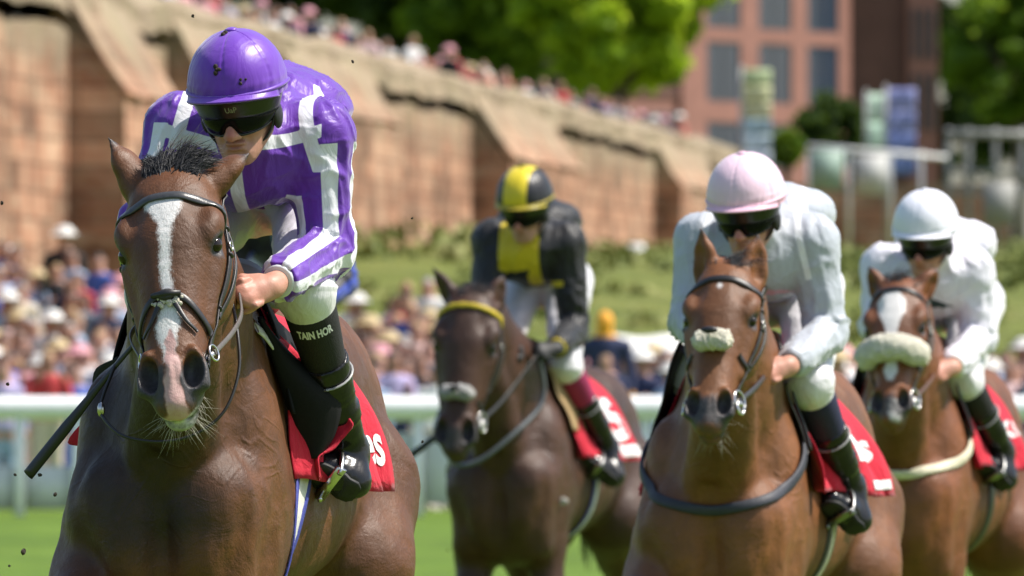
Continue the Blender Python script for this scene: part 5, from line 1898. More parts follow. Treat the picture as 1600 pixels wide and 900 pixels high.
def background():
    terrain('turf', -60, 121, -150, 150, 40, 130, grass_material('mown_turf', (.075, .135, .014), (.12, .20, .020), (.165, .235, .036)))
    t = NT('crowd_path')
    terrain('path', 121, 131, -150, 150, 40, 6, t.done(t.ramp(t.noise(1.5, 4), (.3, (.26, .23, .2)), (.7, (.36, .33, .29))), .9))
    terrain('bank', 131, 900, -400, 400, 80, 140, grass_material('rough_grass_bank', (.075, .105, .018), (.15, .175, .032), (.27, .225, .085), .9))

    # running rail: one thing, each post a part
    white_pl = plain('white_rail_plastic', (.92, .92, .91, 1), .4, (20, .2, .004), .05)
    rl = props(bpy.data.objects.new('running_rail', None), 'long white running rail on posts behind the horses', 'rail')
    link(rl); rl.location = (0, 115, 0)
    MB().tube([(-14, 0, 1.09), (-5, .02, 1.09), (5, -.02, 1.09), (14, 0, 1.09)], .12, 14).build('top_rail', white_pl, rl)
    pm = MB().tube([(0, 0, -.1), (0, .02, .4), (0, .01, 1.03)], [.055, .05, .06], 10).build('post', white_pl, rl)
    for i in range(48):
        o = pm if i == 0 else pm.copy()
        if i:
            link(o, rl)
        o.location = (-13.6 + i * .575, 0, 0)
    pn = MB().box((-.27, -.012, .06), (.27, .012, .44)).build('kick_board', plain('white_board', (.7, .7, .7, 1), .5, (8, .3, .01)), rl)
    for i in range(48):
        o = pn if i == 0 else pn.copy()
        if i:
            link(o, rl)
        o.location = (-13.3 + i * .575, .09, 0)
        o.scale = (1, 1, 1.9 if i > 19 else 1.15)

    # the old red sandstone city wall, running away to the right
    def wall_x(d):
        return -23.8 + .0973 * d
    ud = unit(V(.0973, 1, 0)); un = unit(V(1, -.0973, 0))
    t = NT('red_sandstone')
    co = t.coord()
    c = t.ramp(t.noise(.7, 5, co), (.32, (.16, .09, .06)), (.5, (.40, .205, .13)), (.66, (.54, .36, .25)))
    c = t.mix(t.math('MULTIPLY', t.step(t.noise(2.2, 5, co), .5, .72), .6), c, (.46, .32, .21, 1))
    c = t.mix(t.step(t.noise(1.1, 4, t.coord(scale=(1, 1, .2))), .58, .75), c, (.17, .11, .07, 1))
    c = t.mix(t.math('MULTIPLY', t.step(t.noise(1.6, 5, t.coord(scale=(1, 1, 2.6))), .5, .66), .65), c, (.42, .31, .22, 1))
    c = t.mix(t.math('MULTIPLY', t.step(t.noise(.9, 5, t.coord(scale=(2, 2, .35))), .52, .68), .6), c, (.15, .085, .055, 1))
    sp = t.node('ShaderNodeSeparateXYZ'); t.put(sp.inputs[0], co)
    cb = t.node('ShaderNodeCombineXYZ'); t.put(cb.inputs[0], t.math('ADD', sp.outputs[1], t.math('MULTIPLY', sp.outputs[0], 2.0))); t.put(cb.inputs[1], sp.outputs[2])
    bk = t.node('ShaderNodeTexBrick'); t.put(bk.inputs['Vector'], cb.outputs[0])
    for nm, vl in (('Color1', (.62, .60, .58, 1)), ('Color2', (1.25, 1.22, 1.18, 1)), ('Mortar', (.45, .42, .40, 1)), ('Scale', 1.0), ('Mortar Size', .03), ('Brick Width', 2.6), ('Row Height', .42), ('Bias', 0.0)):
        bk.inputs[nm].default_value = vl
    c = t.mix(.75, c, bk.outputs['Color'], 'MULTIPLY')
    zz = t.node('ShaderNodeSeparateXYZ'); t.put(zz.inputs[0], t.node('ShaderNodeTexCoord').outputs['Object'])
    hz = t.math('ADD', zz.outputs[2], t.math('MULTIPLY', t.math('SUBTRACT', t.noise(.8, 4, co), .5), 2.6))
    old = t.ramp(t.noise(1.1, 5, co), (.3, (.18, .14, .09)), (.5, (.33, .27, .185)), (.7, (.25, .22, .13)))
    c = t.mix(t.math('MULTIPLY', t.step(hz, 5.6, 7.2), .9), c, old)
    sand = t.done(c, .92, t.bump(t.noise(6, 5, co), .7, .08), Specular_IOR_Level=.2)
    cop = sand
    wl = props(bpy.data.objects.new('city_wall', None), 'old red sandstone city wall with sloping buttresses above the grass bank', 'wall')
    link(wl)
    P = lambda d, off, z: V(wall_x(d), d, 0) + un * off + V(0, 0, z)

    def slab(mb, d0, d1, o0, o1, z0, z1a, z1b, n=30, rough=.06, mi=0):
        """Wall length from d0 to d1: profile from back o0 (top z1a) to face o1 (top z1b)."""
        ds = np.linspace(d0, d1, n)
        g = []
        for d in ds:
            zb = z0 if z0 > 5 else min(z0, float(ground_z(0, d)) - .6)
            g.append([P(d, o0, zb), P(d, o0, z1a), P(d, (o0 + o1) / 2, (z1a + z1b) / 2), P(d, o1, z1b), P(d, o1, zb * .6 + z1b * .4), P(d, o1 + .03, zb)])
        g = np.array(g)
        q = g.reshape(-1, 3)
        g = (q + un * (fbm(q * V(.6, .6, 1.2), 5, 3) * rough)[:, None] + V(0, 0, 1) * (fbm(q * .5, 8, 2) * rough)[:, None]).reshape(g.shape)
        k = g.shape[1]
        idx = np.arange(n * k).reshape(n, k)
        f = np.stack([idx[:-1, :-1], idx[1:, :-1], idx[1:, 1:], idx[:-1, 1:]], -1).reshape(-1, 4)
        mb.add(g.reshape(-1, 3), f, mi)
        for r, fl in ((0, 1), (n - 1, 0)):
            e = [(idx[r, 0], idx[r, 1], idx[r, 2], idx[r, 5]), (idx[r, 2], idx[r, 3], idx[r, 4], idx[r, 5])]
            e = np.array(e)
            mb.add(g.reshape(-1, 3), e[:, ::-1] if fl else e, mi)
    top = lambda d: 7.75 - .0012 * (d - 220)
    m = MB(); slab(m, 120, 318, -1.2, 0, 0, 7.0, 6.75, 240, .10); m.build('wall_face', sand, wl, False)
    m = MB(); slab(m, 120, 318, -1.1, .06, 7.0, 7.85, 7.45, 240, .10); m.build('coping', cop, wl, False)
    for d, L_, o1, zt in ((148, 7, .8, 6.0), (174.5, 6.5, .92, 5.7), (186.6, 8, .66, 6.2), (201.5, 14, .72, 6.1), (236, 16, .84, 5.9), (280, 14, .76, 6.05)):
        m = MB(); slab(m, d, d + L_, -.2, o1, 0, 7.3, zt, 40, .08)
        m.build('buttress', sand, wl, False)
        ds = np.linspace(d - .04, d + L_ + .04, 14)
        g = np.array([[P(q, o_, z_) for o_, z_ in ((-.12, 7.40), (.15, 7.40 - (7.4 - zt) * .27), (o1 * .6, 7.40 - (7.4 - zt) * .66), (o1 + .01, zt + .04))] for q in ds])
        g += (fbm(g.reshape(-1, 3) * .8, 6, 2) * .05).reshape(g.shape[:2])[..., None] * V(.3, 0, 1)
        MB().sheet(g, .09).build('buttress_slope', cop, wl, False)
    # lower wall to the right of it
    m = MB(); m.box((5.6, 300, 3.8), (13.2, 301.2, 6.5)); o = m.build('retaining_wall', cop, None, False)
    props(o, 'low brown retaining wall behind the jockeys in pink and white caps', 'wall')

    # ---------------------------------------------------------------- spectators
    def figure(seed, hat, arms):
        rng = random.Random(seed)
        B = Body()
        h = 1.0
        B.add(P_ell((0, 0, 1.60), (.085, .10, .12)), 0)
        B.add(P_cone((0, .02, 1.50), (0, .02, 1.42), .055, .07), .03)
        B.add(P_cone((0, .01, 1.36), (0, .02, 1.0), .15, .14, (0, 1, 0), .68), .06)
        for s_ in (1, -1):
            B.add(P_cone((0, .01, 1.40), (s_ * .19, .015, 1.37), .075, .065), .04)
            e = (s_ * .26, .02, 1.10) if arms == 0 else (s_ * .25, -.10, 1.12)
            w = (s_ * .25, -.06, .86) if arms == 0 else (s_ * .12, -.24, 1.22 if arms == 1 else 1.45)
            B.add(P_cone((s_ * .19, .015, 1.37), e, .058, .046), .03)
            B.add(P_cone(e, w, .045, .034), .02)
            B.add(P_ell(w, (.04, .04, .05)), .02)
            B.add(P_cone((s_ * .085, .02, .98), (s_ * .10, .03, .52), .105, .07), .05)
            B.add(P_cone((s_ * .10, .03, .52), (s_ * .11, .05, .08), .065, .045), .03)
            B.add(P_cone((s_ * .11, .05, .05), (s_ * .12, -.10, .04), .045, .038), .02)
        if hat == 1:
            B.add(P_ell((0, .02, 1.70), (.12, .13, .07)), .01)
            B.add(P_ell((0, .0, 1.66), (.20, .21, .016)), .01)
        lo, hi = B.bbox()
        v, f = B.mesh(*(axis((lo[i] - .05, hi[i] + .05, .033)) for i in range(3)))
        c = v[f].mean(1)
        mi = np.where(c[:, 2] < .95, 3, np.where(c[:, 2] < 1.46, 2, np.where((c[:, 2] > 1.64) | (c[:, 1] > .03), 1, 0)))
        hands = (np.abs(c[:, 2] - (.86 if arms == 0 else 1.22 if arms == 1 else 1.45)) < .05) & (c[:, 1] < (-.02 if arms == 0 else -.19)) & (c[:, 2] > .8)
        mi = np.where(hands, 0, mi)
        return v, f, mi
    sk = [plain('crowd_skin', (.48, .26, .19, 1), .6), plain('crowd_skin_tan', (.36, .18, .12, 1), .6)]
    cloths = {n_: plain('crowd_cloth_' + n_, c_ + (1,), .8) for n_, c_ in dict(navy=(.022, .03, .085), black=(.015, .015, .018), white=(.72, .71, .70), pink=(.62, .30, .34), pale_pink=(.68, .48, .47), blue=(.06, .12, .46),
              sky=(.34, .45, .62), red=(.48, .045, .05), cream=(.64, .56, .42), grey=(.26, .27, .30), lilac=(.42, .36, .58), tan=(.40, .27, .17), green=(.20, .42, .28), coral=(.62, .20, .15)).items()}
    hairs = {n_: plain('crowd_hair_' + n_, c_ + (1,), .6) for n_, c_ in dict(dark=(.03, .02, .015), fair=(.34, .22, .10), grey=(.32, .31, .30), brown=(.10, .05, .03), white_hat=(.7, .68, .64), pink_hat=(.6, .28, .32), straw_hat=(.5, .38, .2)).items()}
    bases = []
    for k, (hat, arms) in enumerate(((0, 0), (0, 1), (1, 0), (0, 2), (1, 1))):
        v, f, mi = figure(k, hat, arms)
        me_o = mesh_np('person', v, f, [sk[0]] * 4, None, True, None, mi)
        bases.append((me_o, hat))
    used = [False] * len(bases)
    rng = random.Random(99)
    counter = {}

    def spectator(x, d, z, where, group, tops, rot=None):
        k = rng.choice([0, 0, 0, 1, 1, 1, 3, 3, 2, 4])
        o, hat = bases[k]
        if used[k]:
            o = o.copy(); link(o)
        used[k] = True
        s_ = rng.uniform(.88, 1.02)
        o.location = (x, d, z); o.scale = (s_, s_, s_)
        o.rotation_euler = (0, 0, rng.gauss(0, .6) if rot is None else rot)
        for _ in range(40):
            tn = rng.choice(tops)
            hn = rng.choice(['white_hat', 'white_hat', 'pink_hat', 'straw_hat'] if hat else ['dark', 'fair', 'grey', 'brown', 'dark'])
            bn = rng.choice(['navy', 'black', 'grey', 'navy', 'tan', 'cream', tn, 'white', 'sky', 'lilac'])
            pose = ('', 'hands together, ', '', 'hands raised, ', 'hands together, ')[k]
            hd = hn.replace('_', ' ') if hat else hn + ' hair'
            text = f'spectator with {hd}, {pose}{tn.replace("_", "-")} top over {bn.replace("_", "-")}, {where}'
            if text not in counter:
                break
        counter[text] = 1
        lab = lambda: text
        for i, mt in enumerate((rng.choice(sk), hairs[hn], cloths[tn], cloths[bn])):
            o.material_slots[i].link = 'OBJECT'
            o.material_slots[i].material = mt
        props(o, lab(), 'person', group)
        return o
    allc = ['navy', 'navy', 'navy', 'black', 'black', 'blue', 'white', 'white', 'white', 'sky', 'white', 'white', 'pink', 'pale_pink', 'blue', 'blue', 'sky', 'sky', 'red', 'cream', 'grey', 'grey', 'lilac', 'lilac', 'blue', 'pale_pink', 'white', 'sky']
    # crowd on the left and behind the leading pair; rows climb the bank
    for i in range(84):
        d = 119 + 32 * (i / 84) + rng.uniform(0, 1.5)
        px = rng.uniform(-45, 200)
        x = (px - 800) / F * d
        spectator(x, d, ground_z(x, d), 'in the left crowd', 'spectators left of the leading horse', allc)
    for i in range(52):
        d = 119 + 25 * (i / 52) + rng.uniform(0, 1.5)
        px = rng.uniform(535, 700)
        x = (px - 800) / F * d
        spectator(x, d, ground_z(x, d), 'in the crowd beside the leader', 'spectators between the purple and black riders', allc)
    for i in range(26):
        d = 119 + 7 * (i / 26) + rng.uniform(0, 1.0)
        px = rng.uniform(905, 1070)
        x = (px - 800) / F * d
        spectator(x, d, ground_z(x, d), 'in the middle crowd', 'spectators between the black and grey riders', ['navy', 'black', 'grey', 'sky', 'lilac', 'green', 'white', 'red'])
    for i in range(22):
        d = 119 + 12 * (i / 22) + rng.uniform(0, 1.0)
        px = rng.choice([rng.uniform(1535, 1640), rng.uniform(1290, 1360)])
        x = (px - 800) / F * d
        spectator(x, d, ground_z(x, d), 'in the right crowd', 'spectators round the chestnut horse', ['navy', 'black', 'grey', 'white', 'pale_pink', 'sky'])
    # along the top of the wall
    for i in range(118):
        px = 300 + 880 * ((i + rng.random()) / 118)
        u = (px - 800) / F
        d = 23.8 / (.0973 - u)
        d = min(d, 316) + rng.uniform(-1, 1)
        p = P(d, -1.5 - rng.random() * .7, 0)
        spectator(p[0], p[1], 6.75 + rng.uniform(-.1, .15), 'on the old wall', 'spectators along the top of the wall', ['pale_pink', 'white', 'pink', 'grey', 'navy', 'red', 'cream', 'coral', 'black', 'lilac'])
    # the one in the orange hat, and the dark suit standing highest on the left
    M['orange_hat'] = plain('orange_hat', (.80, .36, .02, 1), .6)
    o = spectator((945 - 800) / F * 119.5, 119.5, .25, 'x', 'x', ['navy'], 0)
    o.material_slots[1].material = M['orange_hat']
    o.material_slots[0].material = M['orange_hat']
    o.scale = (1.12, 1.12, 1.08)
    del o['group']
    props(o, 'blurred spectator in a bright orange hood behind the black and yellow jockey', 'person')
    x = (100 - 800) / F * 151
    o = spectator(x, 151, ground_z(x, 151), 'x', 'x', ['black'], 0)
    o.material_slots[3].material = cloths['black']
    o.scale = (1.1, 1.1, 1.1)
    del o['group']
    props(o, 'blurred spectator in a dark suit standing highest in the left crowd', 'person')

    # ---------------------------------------------------------------- trees
    leaf_mats = {}
    for n_, a, b, c in (('lime', (.15, .26, .016), (.32, .48, .028), (.46, .60, .05)), ('dark', (.025, .055, .010), (.05, .10, .016), (.09, .15, .022)), ('mid', (.07, .14, .014), (.14, .25, .02), (.22, .34, .03))):
        t = NT('foliage_' + n_)
        rn = t.node('ShaderNodeObjectInfo')
        c_ = t.ramp(t.noise(.9, 4, t.coord()), (.3, a), (.55, b), (.75, c))
        t.done(c_, .5, None, Specular_IOR_Level=.25)
        tr = t.node('ShaderNodeBsdfTranslucent'); t.put(tr.inputs[0], t.mix(.5, c_, (c[0] * 1.5, c[1] * 1.3, c[2], 1)))
        mx = t.node('ShaderNodeMixShader'); mx.inputs[0].default_value = .62
        t.put(mx.inputs[1], t.b.outputs[0]); t.put(mx.inputs[2], tr.outputs[0]); t.put(t.out.inputs[0], mx.outputs[0])
        leaf_mats[n_] = t.m
    bark = plain('bark', (.10, .075, .05, 1), .9, (8, .8, .05))

    def tree(name, x, d, z0, zc, rx, rz, mat, label, n_leaf=9000, seed=1, cat='tree', leaf=.30):
        rs_ = np.random.RandomState(seed)
        root = props(bpy.data.objects.new(name, None), label, cat)
        link(root); root.location = (x, d, z0)
        h = zc - z0
        m = MB()
        if cat == 'tree':
            m.tube(spline([(0, 0, -.5), (.1, 0, h * .4), (-.1, .1, h * .8), (0, 0, h * 1.1)], 10), np.linspace(rx * .085, rx * .03, 10), 10)
            for k in range(9):
                a = k * 2.4
                s_ = h * (.5 + .06 * k)
                e = V(math.cos(a) * rx * .7, math.sin(a) * rx * .7, h + rz * (.5 - .1 * k))
                m.tube(spline([(0, 0, s_), e * V(.5, .5, 0) + V(0, 0, (s_ + e[2]) / 2 + .5), e], 7), np.linspace(rx * .035, rx * .008, 7), 6)
            m.build('trunk', bark, root)
        else:
            for k in range(6):
                a = k * 1.1
                m.tube([(0, 0, -.2), (math.cos(a) * rx * .3, math.sin(a) * rx * .3, h)], [.05, .02], 5)
            m.build('stem', bark, root)
        # leaf clumps through the crown
        nc = 90
        dirs = rs_.normal(size=(nc, 3)); dirs /= np.linalg.norm(dirs, axis=1, keepdims=True)
        rad = rs_.uniform(.35, 1.0, nc) ** .6
        cen = dirs * rad[:, None] * V(rx, rx, rz)
        cen *= (1 + .22 * vnoise(dirs * 2.2, seed))[:, None]
        cr = rs_.uniform(.16, .30, nc) * rx
        k = rs_.randint(0, nc, n_leaf)
        q = rs_.normal(size=(n_leaf, 3)); q /= np.linalg.norm(q, axis=1, keepdims=True)
        pos = cen[k] + q * (cr[k] * rs_.uniform(.5, 1.05, n_leaf))[:, None] * V(1, 1, .75) + V(0, 0, h)
        n1 = q + rs_.normal(size=(n_leaf, 3)) * .7 + V(0, 0, .4)
        n1 /= np.linalg.norm(n1, axis=1, keepdims=True)
        t1 = np.cross(n1, rs_.normal(size=(n_leaf, 3))); t1 /= np.linalg.norm(t1, axis=1, keepdims=True)
        t2 = np.cross(n1, t1)
        s_ = (leaf * rs_.uniform(.6, 1.3, n_leaf))[:, None]
        v = np.stack([pos - t1 * s_, pos - t2 * s_ * .55 + n1 * s_ * .12, pos + t1 * s_, pos + t2 * s_ * .55 + n1 * s_ * .12], 1).reshape(-1, 3)
        mesh_np('crown', v, np.arange(n_leaf * 4).reshape(-1, 4), leaf_mats[mat], root, False)
        return root
    gz = lambda d: float(ground_z(0, d))
    pxx = lambda px, d: (px - 800) / F * d
    pz = lambda py, d: CAM_H + (HOR - py) / F * d
    tree('lime_tree', pxx(965, 345), 345, gz(345), pz(-15, 345), 3.1, 3.2, 'lime', 'bright green lime tree rising above the wall beside the brick building', 16000, 3)
    tree('lime_tree', pxx(800, 365), 365, gz(365), pz(-60, 365), 3.9, 3.6, 'mid', 'broad green tree above the wall left of the bright lime tree', 16000, 4)
    tree('dark_tree', pxx(620, 370), 370, gz(370), pz(-70, 370), 3.6, 2.9, 'dark', 'dark green tree behind the upper crowd near the picture top', 12000, 5)
    tree('dark_tree', pxx(455, 375), 375, gz(375), pz(-75, 375), 3.2, 2.2, 'dark', 'dark tree above the wall behind the purple cap', 9000, 6)
    tree('dark_tree', pxx(1510, 640), 640, gz(640), pz(90, 640), 3.4, 6.5, 'dark', 'dark tall tree seen in the gap right of the brick building', 9000, 21)
    tree('green_tree', pxx(1588, 540), 540, gz(540), pz(70, 540), 3.2, 4.2, 'mid', 'green tree at the right edge beyond the brick building', 14000, 7)
    tree('green_tree', pxx(1640, 570), 570, gz(570), pz(150, 570), 4.2, 5.0, 'dark', 'darker tree behind the railings at the right edge', 12000, 8)
    tree('clipped_bush', pxx(1300, 322), 322, gz(322) + 2.0, pz(205, 322), .95, .95, 'dark', 'dark green bush in front of the brick building', 5000, 9, 'bush', .14)
    tree('clipped_bush', pxx(1228, 316), 316, gz(316) + 1.5, pz(232, 316), .5, .5, 'mid', 'small green bush beside the tall pale banner', 2500, 10, 'bush', .12)

    for px, py, d, r_, mt, lb in ((566, 402, 216, .55, 'mid', 'shrub at the foot of the wall behind the purple sleeve'), (752, 345, 238, .42, 'dark', 'dark shrub in the corner of a buttress above the striped cap')):
        x_ = pxx(px, d)
        tree('shrub', x_, d, gz(d), gz(d) + r_ * .3, r_ * 1.4, r_ * .6, mt, lb, 2600, int(px), 'bush', .12)

    # rough growth over the bank: tussocks, nettles and docks too many to count
    rs2 = np.random.RandomState(5)
    nt, per = 480, 26
    tx = rs2.uniform(-.05, .055, nt); td = rs2.uniform(140, 300, nt)
    base = np.stack([tx * td, td, ground_z(tx * td, td)], -1)
    size = rs2.uniform(.10, .34, nt)
    k_ = np.repeat(np.arange(nt), per)
    q_ = rs2.normal(size=(nt * per, 3)) * V(1.0, 1.0, .5); q_[:, 2] = np.abs(q_[:, 2])
    pos = base[k_] + q_ * size[k_][:, None] * .8
    t1 = rs2.normal(size=(nt * per, 3)); t1 /= np.linalg.norm(t1, axis=1, keepdims=True)
    t2 = np.cross(t1, rs2.normal(size=(nt * per, 3))); t2 /= np.linalg.norm(t2, axis=1, keepdims=True)
    sz = (size[k_] * rs2.uniform(.3, .6, nt * per))[:, None]
    v = np.stack([pos - t1 * sz, pos - t2 * sz * .5, pos + t1 * sz, pos + t2 * sz * .5], 1).reshape(-1, 3)
    t = NT('rough_growth')
    gm = t.done(t.ramp(t.noise(.35, 3, t.coord()), (.35, (.085, .12, .018)), (.5, (.15, .18, .028)), (.68, (.25, .24, .07))), .7)
    props(mesh_np('undergrowth', v, np.arange(len(v)).reshape(-1, 4), gm, None, False), kind='stuff')

    # ---------------------------------------------------------------- brick building with big windows
    D0 = 600
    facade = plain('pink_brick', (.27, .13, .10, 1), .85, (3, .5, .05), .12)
    facade2 = plain('darkened_pink_brick', (.13, .065, .05, 1), .85, (3, .5, .05), .12)  # darker copy of the pink brick; paints the shade of the return wall
    glass = plain('window_glass', (.035, .05, .075, 1), .12, None, .2, Specular_IOR_Level=.7)
    dark = plain('window_frame_paint', (.05, .05, .055, 1), .5)
    bl = props(bpy.data.objects.new('brick_building', None), 'large pink brick building with tall windows behind the wall', 'building')
    link(bl); bl.location = (pxx(1065, D0), D0, 0)
    yaw_b = R(56)
    bl.rotation_euler = (0, 0, yaw_b)
    k = 1 / math.cos(yaw_b) * D0 / F
    wid = 275 * k
    zr = [pz(y, D0) for y in (262, 188, 156, 62, 40, -40, -62, -140)]
    cols = [(40, 95), (124, 178), (204, 256)]
    m = MB()
    m.box((-.0, .35, 0), (wid, 14, pz(-160, D0)))                                   # body behind the window plane
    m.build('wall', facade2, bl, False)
    edges = [0] + [e for c in cols for e in c] + [275]
    for a, b in zip(edges[::2], edges[1::2]):
        MB().box((a * k, -.03, 0), (b * k, .349, pz(-160, D0))).build('pier', facade, bl, False)
    for a, b in cols:
        for za, zb in ((0, pz(262, D0)), (zr[1], zr[2]), (zr[3], zr[4]), (zr[5], zr[6]), (zr[7], pz(-160, D0))):
            MB().box((a * k + .003, -.012, za), (b * k - .003, .348, zb)).build('spandrel', facade, bl, False)
        for za, zb in ((pz(262, D0), zr[1]), (zr[2], zr[3]), (zr[4], zr[5]), (zr[6], zr[7])):
            m = MB()
            a_, b_ = a * k + .006, b * k - .006
            for x0, x1, z0, z1 in ((a_, a_ + .09, za, zb), (b_ - .09, b_, za, zb), (a_ + .09, b_ - .09, za, za + .09), (a_ + .09, b_ - .09, zb - .09, zb)):
                m.box((x0, .02, z0), (x1, .26, z1))
            w = m.build('window', dark, bl, False)
            MB().box((a_ + .09, .06, za + .09), (b_ - .09, .09, zb - .09)).build('pane', glass, w, False)
            MB().box(((a_ + b_) / 2 - .03, .03, za + .09), ((a_ + b_) / 2 + .03, .12, zb - .09)).build('mullion', dark, w, False)
    # low wing on the left, half behind the lime tree
    for lo, hi, mt, nm in (((-9, .3, 0), (-.02, 8, pz(143, D0)), facade, 'wing_wall'), ((-9, .2, pz(200, D0)), (-.03, .299, pz(176, D0)), dark, 'wing_opening'), ((-9, .15, pz(152, D0)), (-.03, .298, pz(143, D0) + .2), facade2, 'wing_parapet')):
        MB().box(lo, hi).build(nm, mt, bl, False)
    # the return, its shade painted in with darker brick, and the next bay
    x0 = wid
    M2 = Matrix.Rotation(-yaw_b, 4, 'Z')
    bx = lambda lo, hi, mt, nm: MB().box(lo, hi, 0, np.array(Matrix.Translation((x0, 0, 0)) @ M2)).build(nm, mt, bl, False)
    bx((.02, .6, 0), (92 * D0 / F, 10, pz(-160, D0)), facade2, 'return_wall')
    s0 = 92 * D0 / F
    bx((s0 + .02, .1, 0), (s0 + 50 * D0 / F, 9, pz(-160, D0)), facade, 'end_wall')
    for za, zb in ((pz(195, D0), pz(105, D0)), (pz(80, D0), pz(0, D0))):
        for j in range(3):
            xx = s0 + .25 + j * .5
            bx((xx, .02, za), (xx + .26, .099, zb), dark, 'narrow_window')

    # ---------------------------------------------------------------- banners, fences and signs by the wall end
    def banner(px, d, y0, y1, w_px, stripes, label, name='feather_banner'):
        r = props(bpy.data.objects.new(name, None), label, 'banner')
        link(r); r.location = (pxx(px, d), d, 0)
        za, zb, w = pz(y1, d), pz(y0, d), w_px / F * d
        MB().tube([(-w / 2 - .05, 0, gz(d) - .2), (-w / 2 - .05, 0, zb + .1)], .04, 8).build('pole', M['grey_line'], r)
        n_ = len(stripes)
        for i, c_ in enumerate(stripes):
            a, b = za + (zb - za) * i / n_, za + (zb - za) * (i + 1) / n_
            xs_ = np.linspace(-w / 2, w / 2, 9)
            g = np.array([[(x_, .05 * math.sin(x_ * 6 + i), z_) for x_ in xs_] for z_ in np.linspace(a, b, 4)])
            MB().sheet(g, .01).build('banner_panel', plain('banner_cloth', c_ + (1,), .7), r)
    banner(1183, 305, 108, 262, 44, [(.50, .56, .66), (.42, .52, .58), (.30, .42, .48), (.50, .50, .30), (.52, .53, .30), (.40, .48, .26)], 'tall pale yellow and blue banner in front of the brick building')
    banner(1409, 300, 138, 275, 44, [(.10, .15, .34), (.17, .22, .48), (.24, .27, .52), (.26, .28, .54)], 'tall blue banner beside the brick building')
    banner(1371, 303, 146, 236, 30, [(.36, .52, .40), (.42, .56, .44)], 'pale green banner left of the blue banner')
    fn = props(bpy.data.objects.new('panel_fence', None), 'white panel fence with a top rail above the retaining wall', 'fence')
    link(fn); fn.location = (0, 292, 0)
    D = 292
    for x0, x1, y0, y1, c_ in ((1266, 1318, 234, 296, (.26, .36, .30)), (1336, 1388, 242, 304, (.48, .48, .46))):
        MB().box((pxx(x0, D), -.03, pz(y1, D)), (pxx(x1, D), .03, pz(y0, D))).build('panel', plain('fence_panel_paint', c_ + (1,), .6), fn)
    MB().tube([(pxx(1262, D), .1, pz(228, D)), (pxx(1480, D), .1, pz(246, D))], .06, 8).build('top_rail', M['white_print'], fn)
    for x in (1264, 1327, 1392, 1440):
        MB().tube([(pxx(x, D), .12, gz(D)), (pxx(x, D), .12, pz(236, D))], .05, 8).build('post', M['white_print'], fn)
    gr = plain('grey_rail_paint', (.28, .28, .26, 1), .6)
    fn = props(bpy.data.objects.new('metal_railing', None), 'grey metal railing with posts at the right edge above the bank', 'railing')
    link(fn); fn.location = (0, 296, 0)
    D = 296
    for y in (208, 268, 300):
        MB().tube([(pxx(1478, D), 0, pz(y, D)), (pxx(1650, D), 0, pz(y + 4, D))], .10 if y == 208 else .05, 8).build('rail', gr, fn)
    for x in (1482, 1514, 1556, 1598):
        MB().tube([(pxx(x, D), .14, gz(D) - .2), (pxx(x, D), .14, pz(200, D))], .07, 8).build('post', gr, fn)
    # pale folding sign on the bank and the white one further left
    def sign(px, py, d, w, h, label, mt=None):
        r = props(bpy.data.objects.new('sign_board', None), label, 'sign')
        z = float(ground_z(0, d))
        link(r); r.location = (pxx(px, d), d, z)
        zc = pz(py, d) - z
        MB().box((-w / 2, -.03, zc - h / 2), (w / 2, .03, zc + h / 2)).build('board', mt or M['white_print'], r)
        for s_ in (1, -1):
            MB().tube([(s_ * w * .35, .06, -.2), (s_ * w * .35, .06, zc)], .03, 6).build('leg', gr, r)
    sign(993, 400, 232, .36, .5, 'small white sign standing on the grass bank behind the grey rider')
    sign(1562, 318, 262, .75, 1.0, 'grey sign board on the bank at the right edge', gr)
    # white marquee with valance behind the rail
    mq = props(bpy.data.objects.new('marquee', None), 'long low white marquee behind the crowd between the black and grey riders', 'marquee')
    D = 134
    link(mq); mq.location = (pxx(1000, D), D, -.25)
    cv = plain('marquee_canvas', (.72, .71, .66, 1), .7, (4, .4, .03))
    w = 150 / F * D / 2
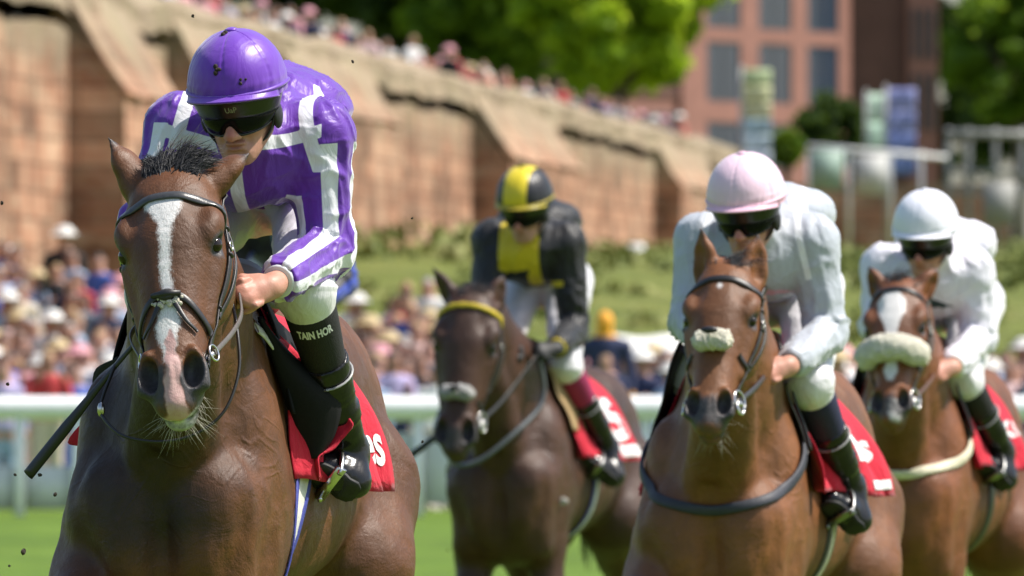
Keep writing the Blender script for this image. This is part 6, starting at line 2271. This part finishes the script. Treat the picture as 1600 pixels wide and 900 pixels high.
    g = np.array([[(x, y, 1.72 + .42 * (1 - abs(y) / .8) - .02 * math.cos(x * 8)) for y in np.linspace(-.8, .8, 9)] for x in np.linspace(-w, w, 15)])
    MB().sheet(g, .02).build('roof', cv, mq)
    g = np.array([[(x, -.82 + .02 * math.sin(x * 14), z) for z in np.linspace(1.42, 1.72, 4)] for x in np.linspace(-w, w, 30)])
    MB().sheet(g, .01).build('valance', cv, mq)
    for x in (-w + .05, -w / 3, w / 3, w - .05):
        for y in (-.78, .78):
            MB().tube([(x, y, -.4), (x, y, 1.7)], .05, 8).build('pole', M['white_print'], mq)

    # ---------------------------------------------------------------- clods of turf thrown up by the hooves
    rs_ = random.Random(12)
    pts = [(3, 317, 26.0), (37, 861, 25.6), (24, 742, 26.4), (62, 742, 26.8), (86, 772, 26.2), (12, 600, 26.0), (840, 243, 46.5), (644, 341, 27.5), (551, 96, 27.2), (1034, 311, 46), (742, 771, 46), (660, 690, 28.4), (15, 884, 25.9), (700, 860, 46), (892, 590, 46), (301, 25, 27)]
    where = ['at the left edge beside the city wall', 'low at bottom left, the largest of them', 'beside the tip of the padded whip', 'just right of the tip of the padded whip', 'under the padded whip',
             'at the left edge above the rail', 'above the yellow striped cap', 'between the purple sleeve and the black jockey', 'beside the purple shoulder against the wall', 'left of the pink cap', 'in front of the chest of the dark brown horse',
             'beside the rump of the leading horse', 'in the bottom left corner', 'beside the foreleg of the dark brown horse', 'in front of the black sleeve', 'just left of the purple cap']
    for i, (px, py, d) in enumerate(pts):
        r = rs_.uniform(.003, .0055) * (1.9 if i == 1 else 1)
        m = MB().ball((0, 0, 0), (r, r * rs_.uniform(.6, 1), r * rs_.uniform(.7, 1.4)), 7, 5)
        v = m.v[0]
        m.v[0] = v * (1 + .4 * vnoise(v / r * 1.3, i))[:, None]
        o = m.build('turf_clod', M['mud'], None, False)
        o.location = at(px, py, d)
        o.rotation_euler = (rs_.random() * 3, rs_.random() * 3, 0)
        props(o, 'tiny dark clod of turf flying ' + where[i], 'turf clod', 'flying clods of turf')


background()
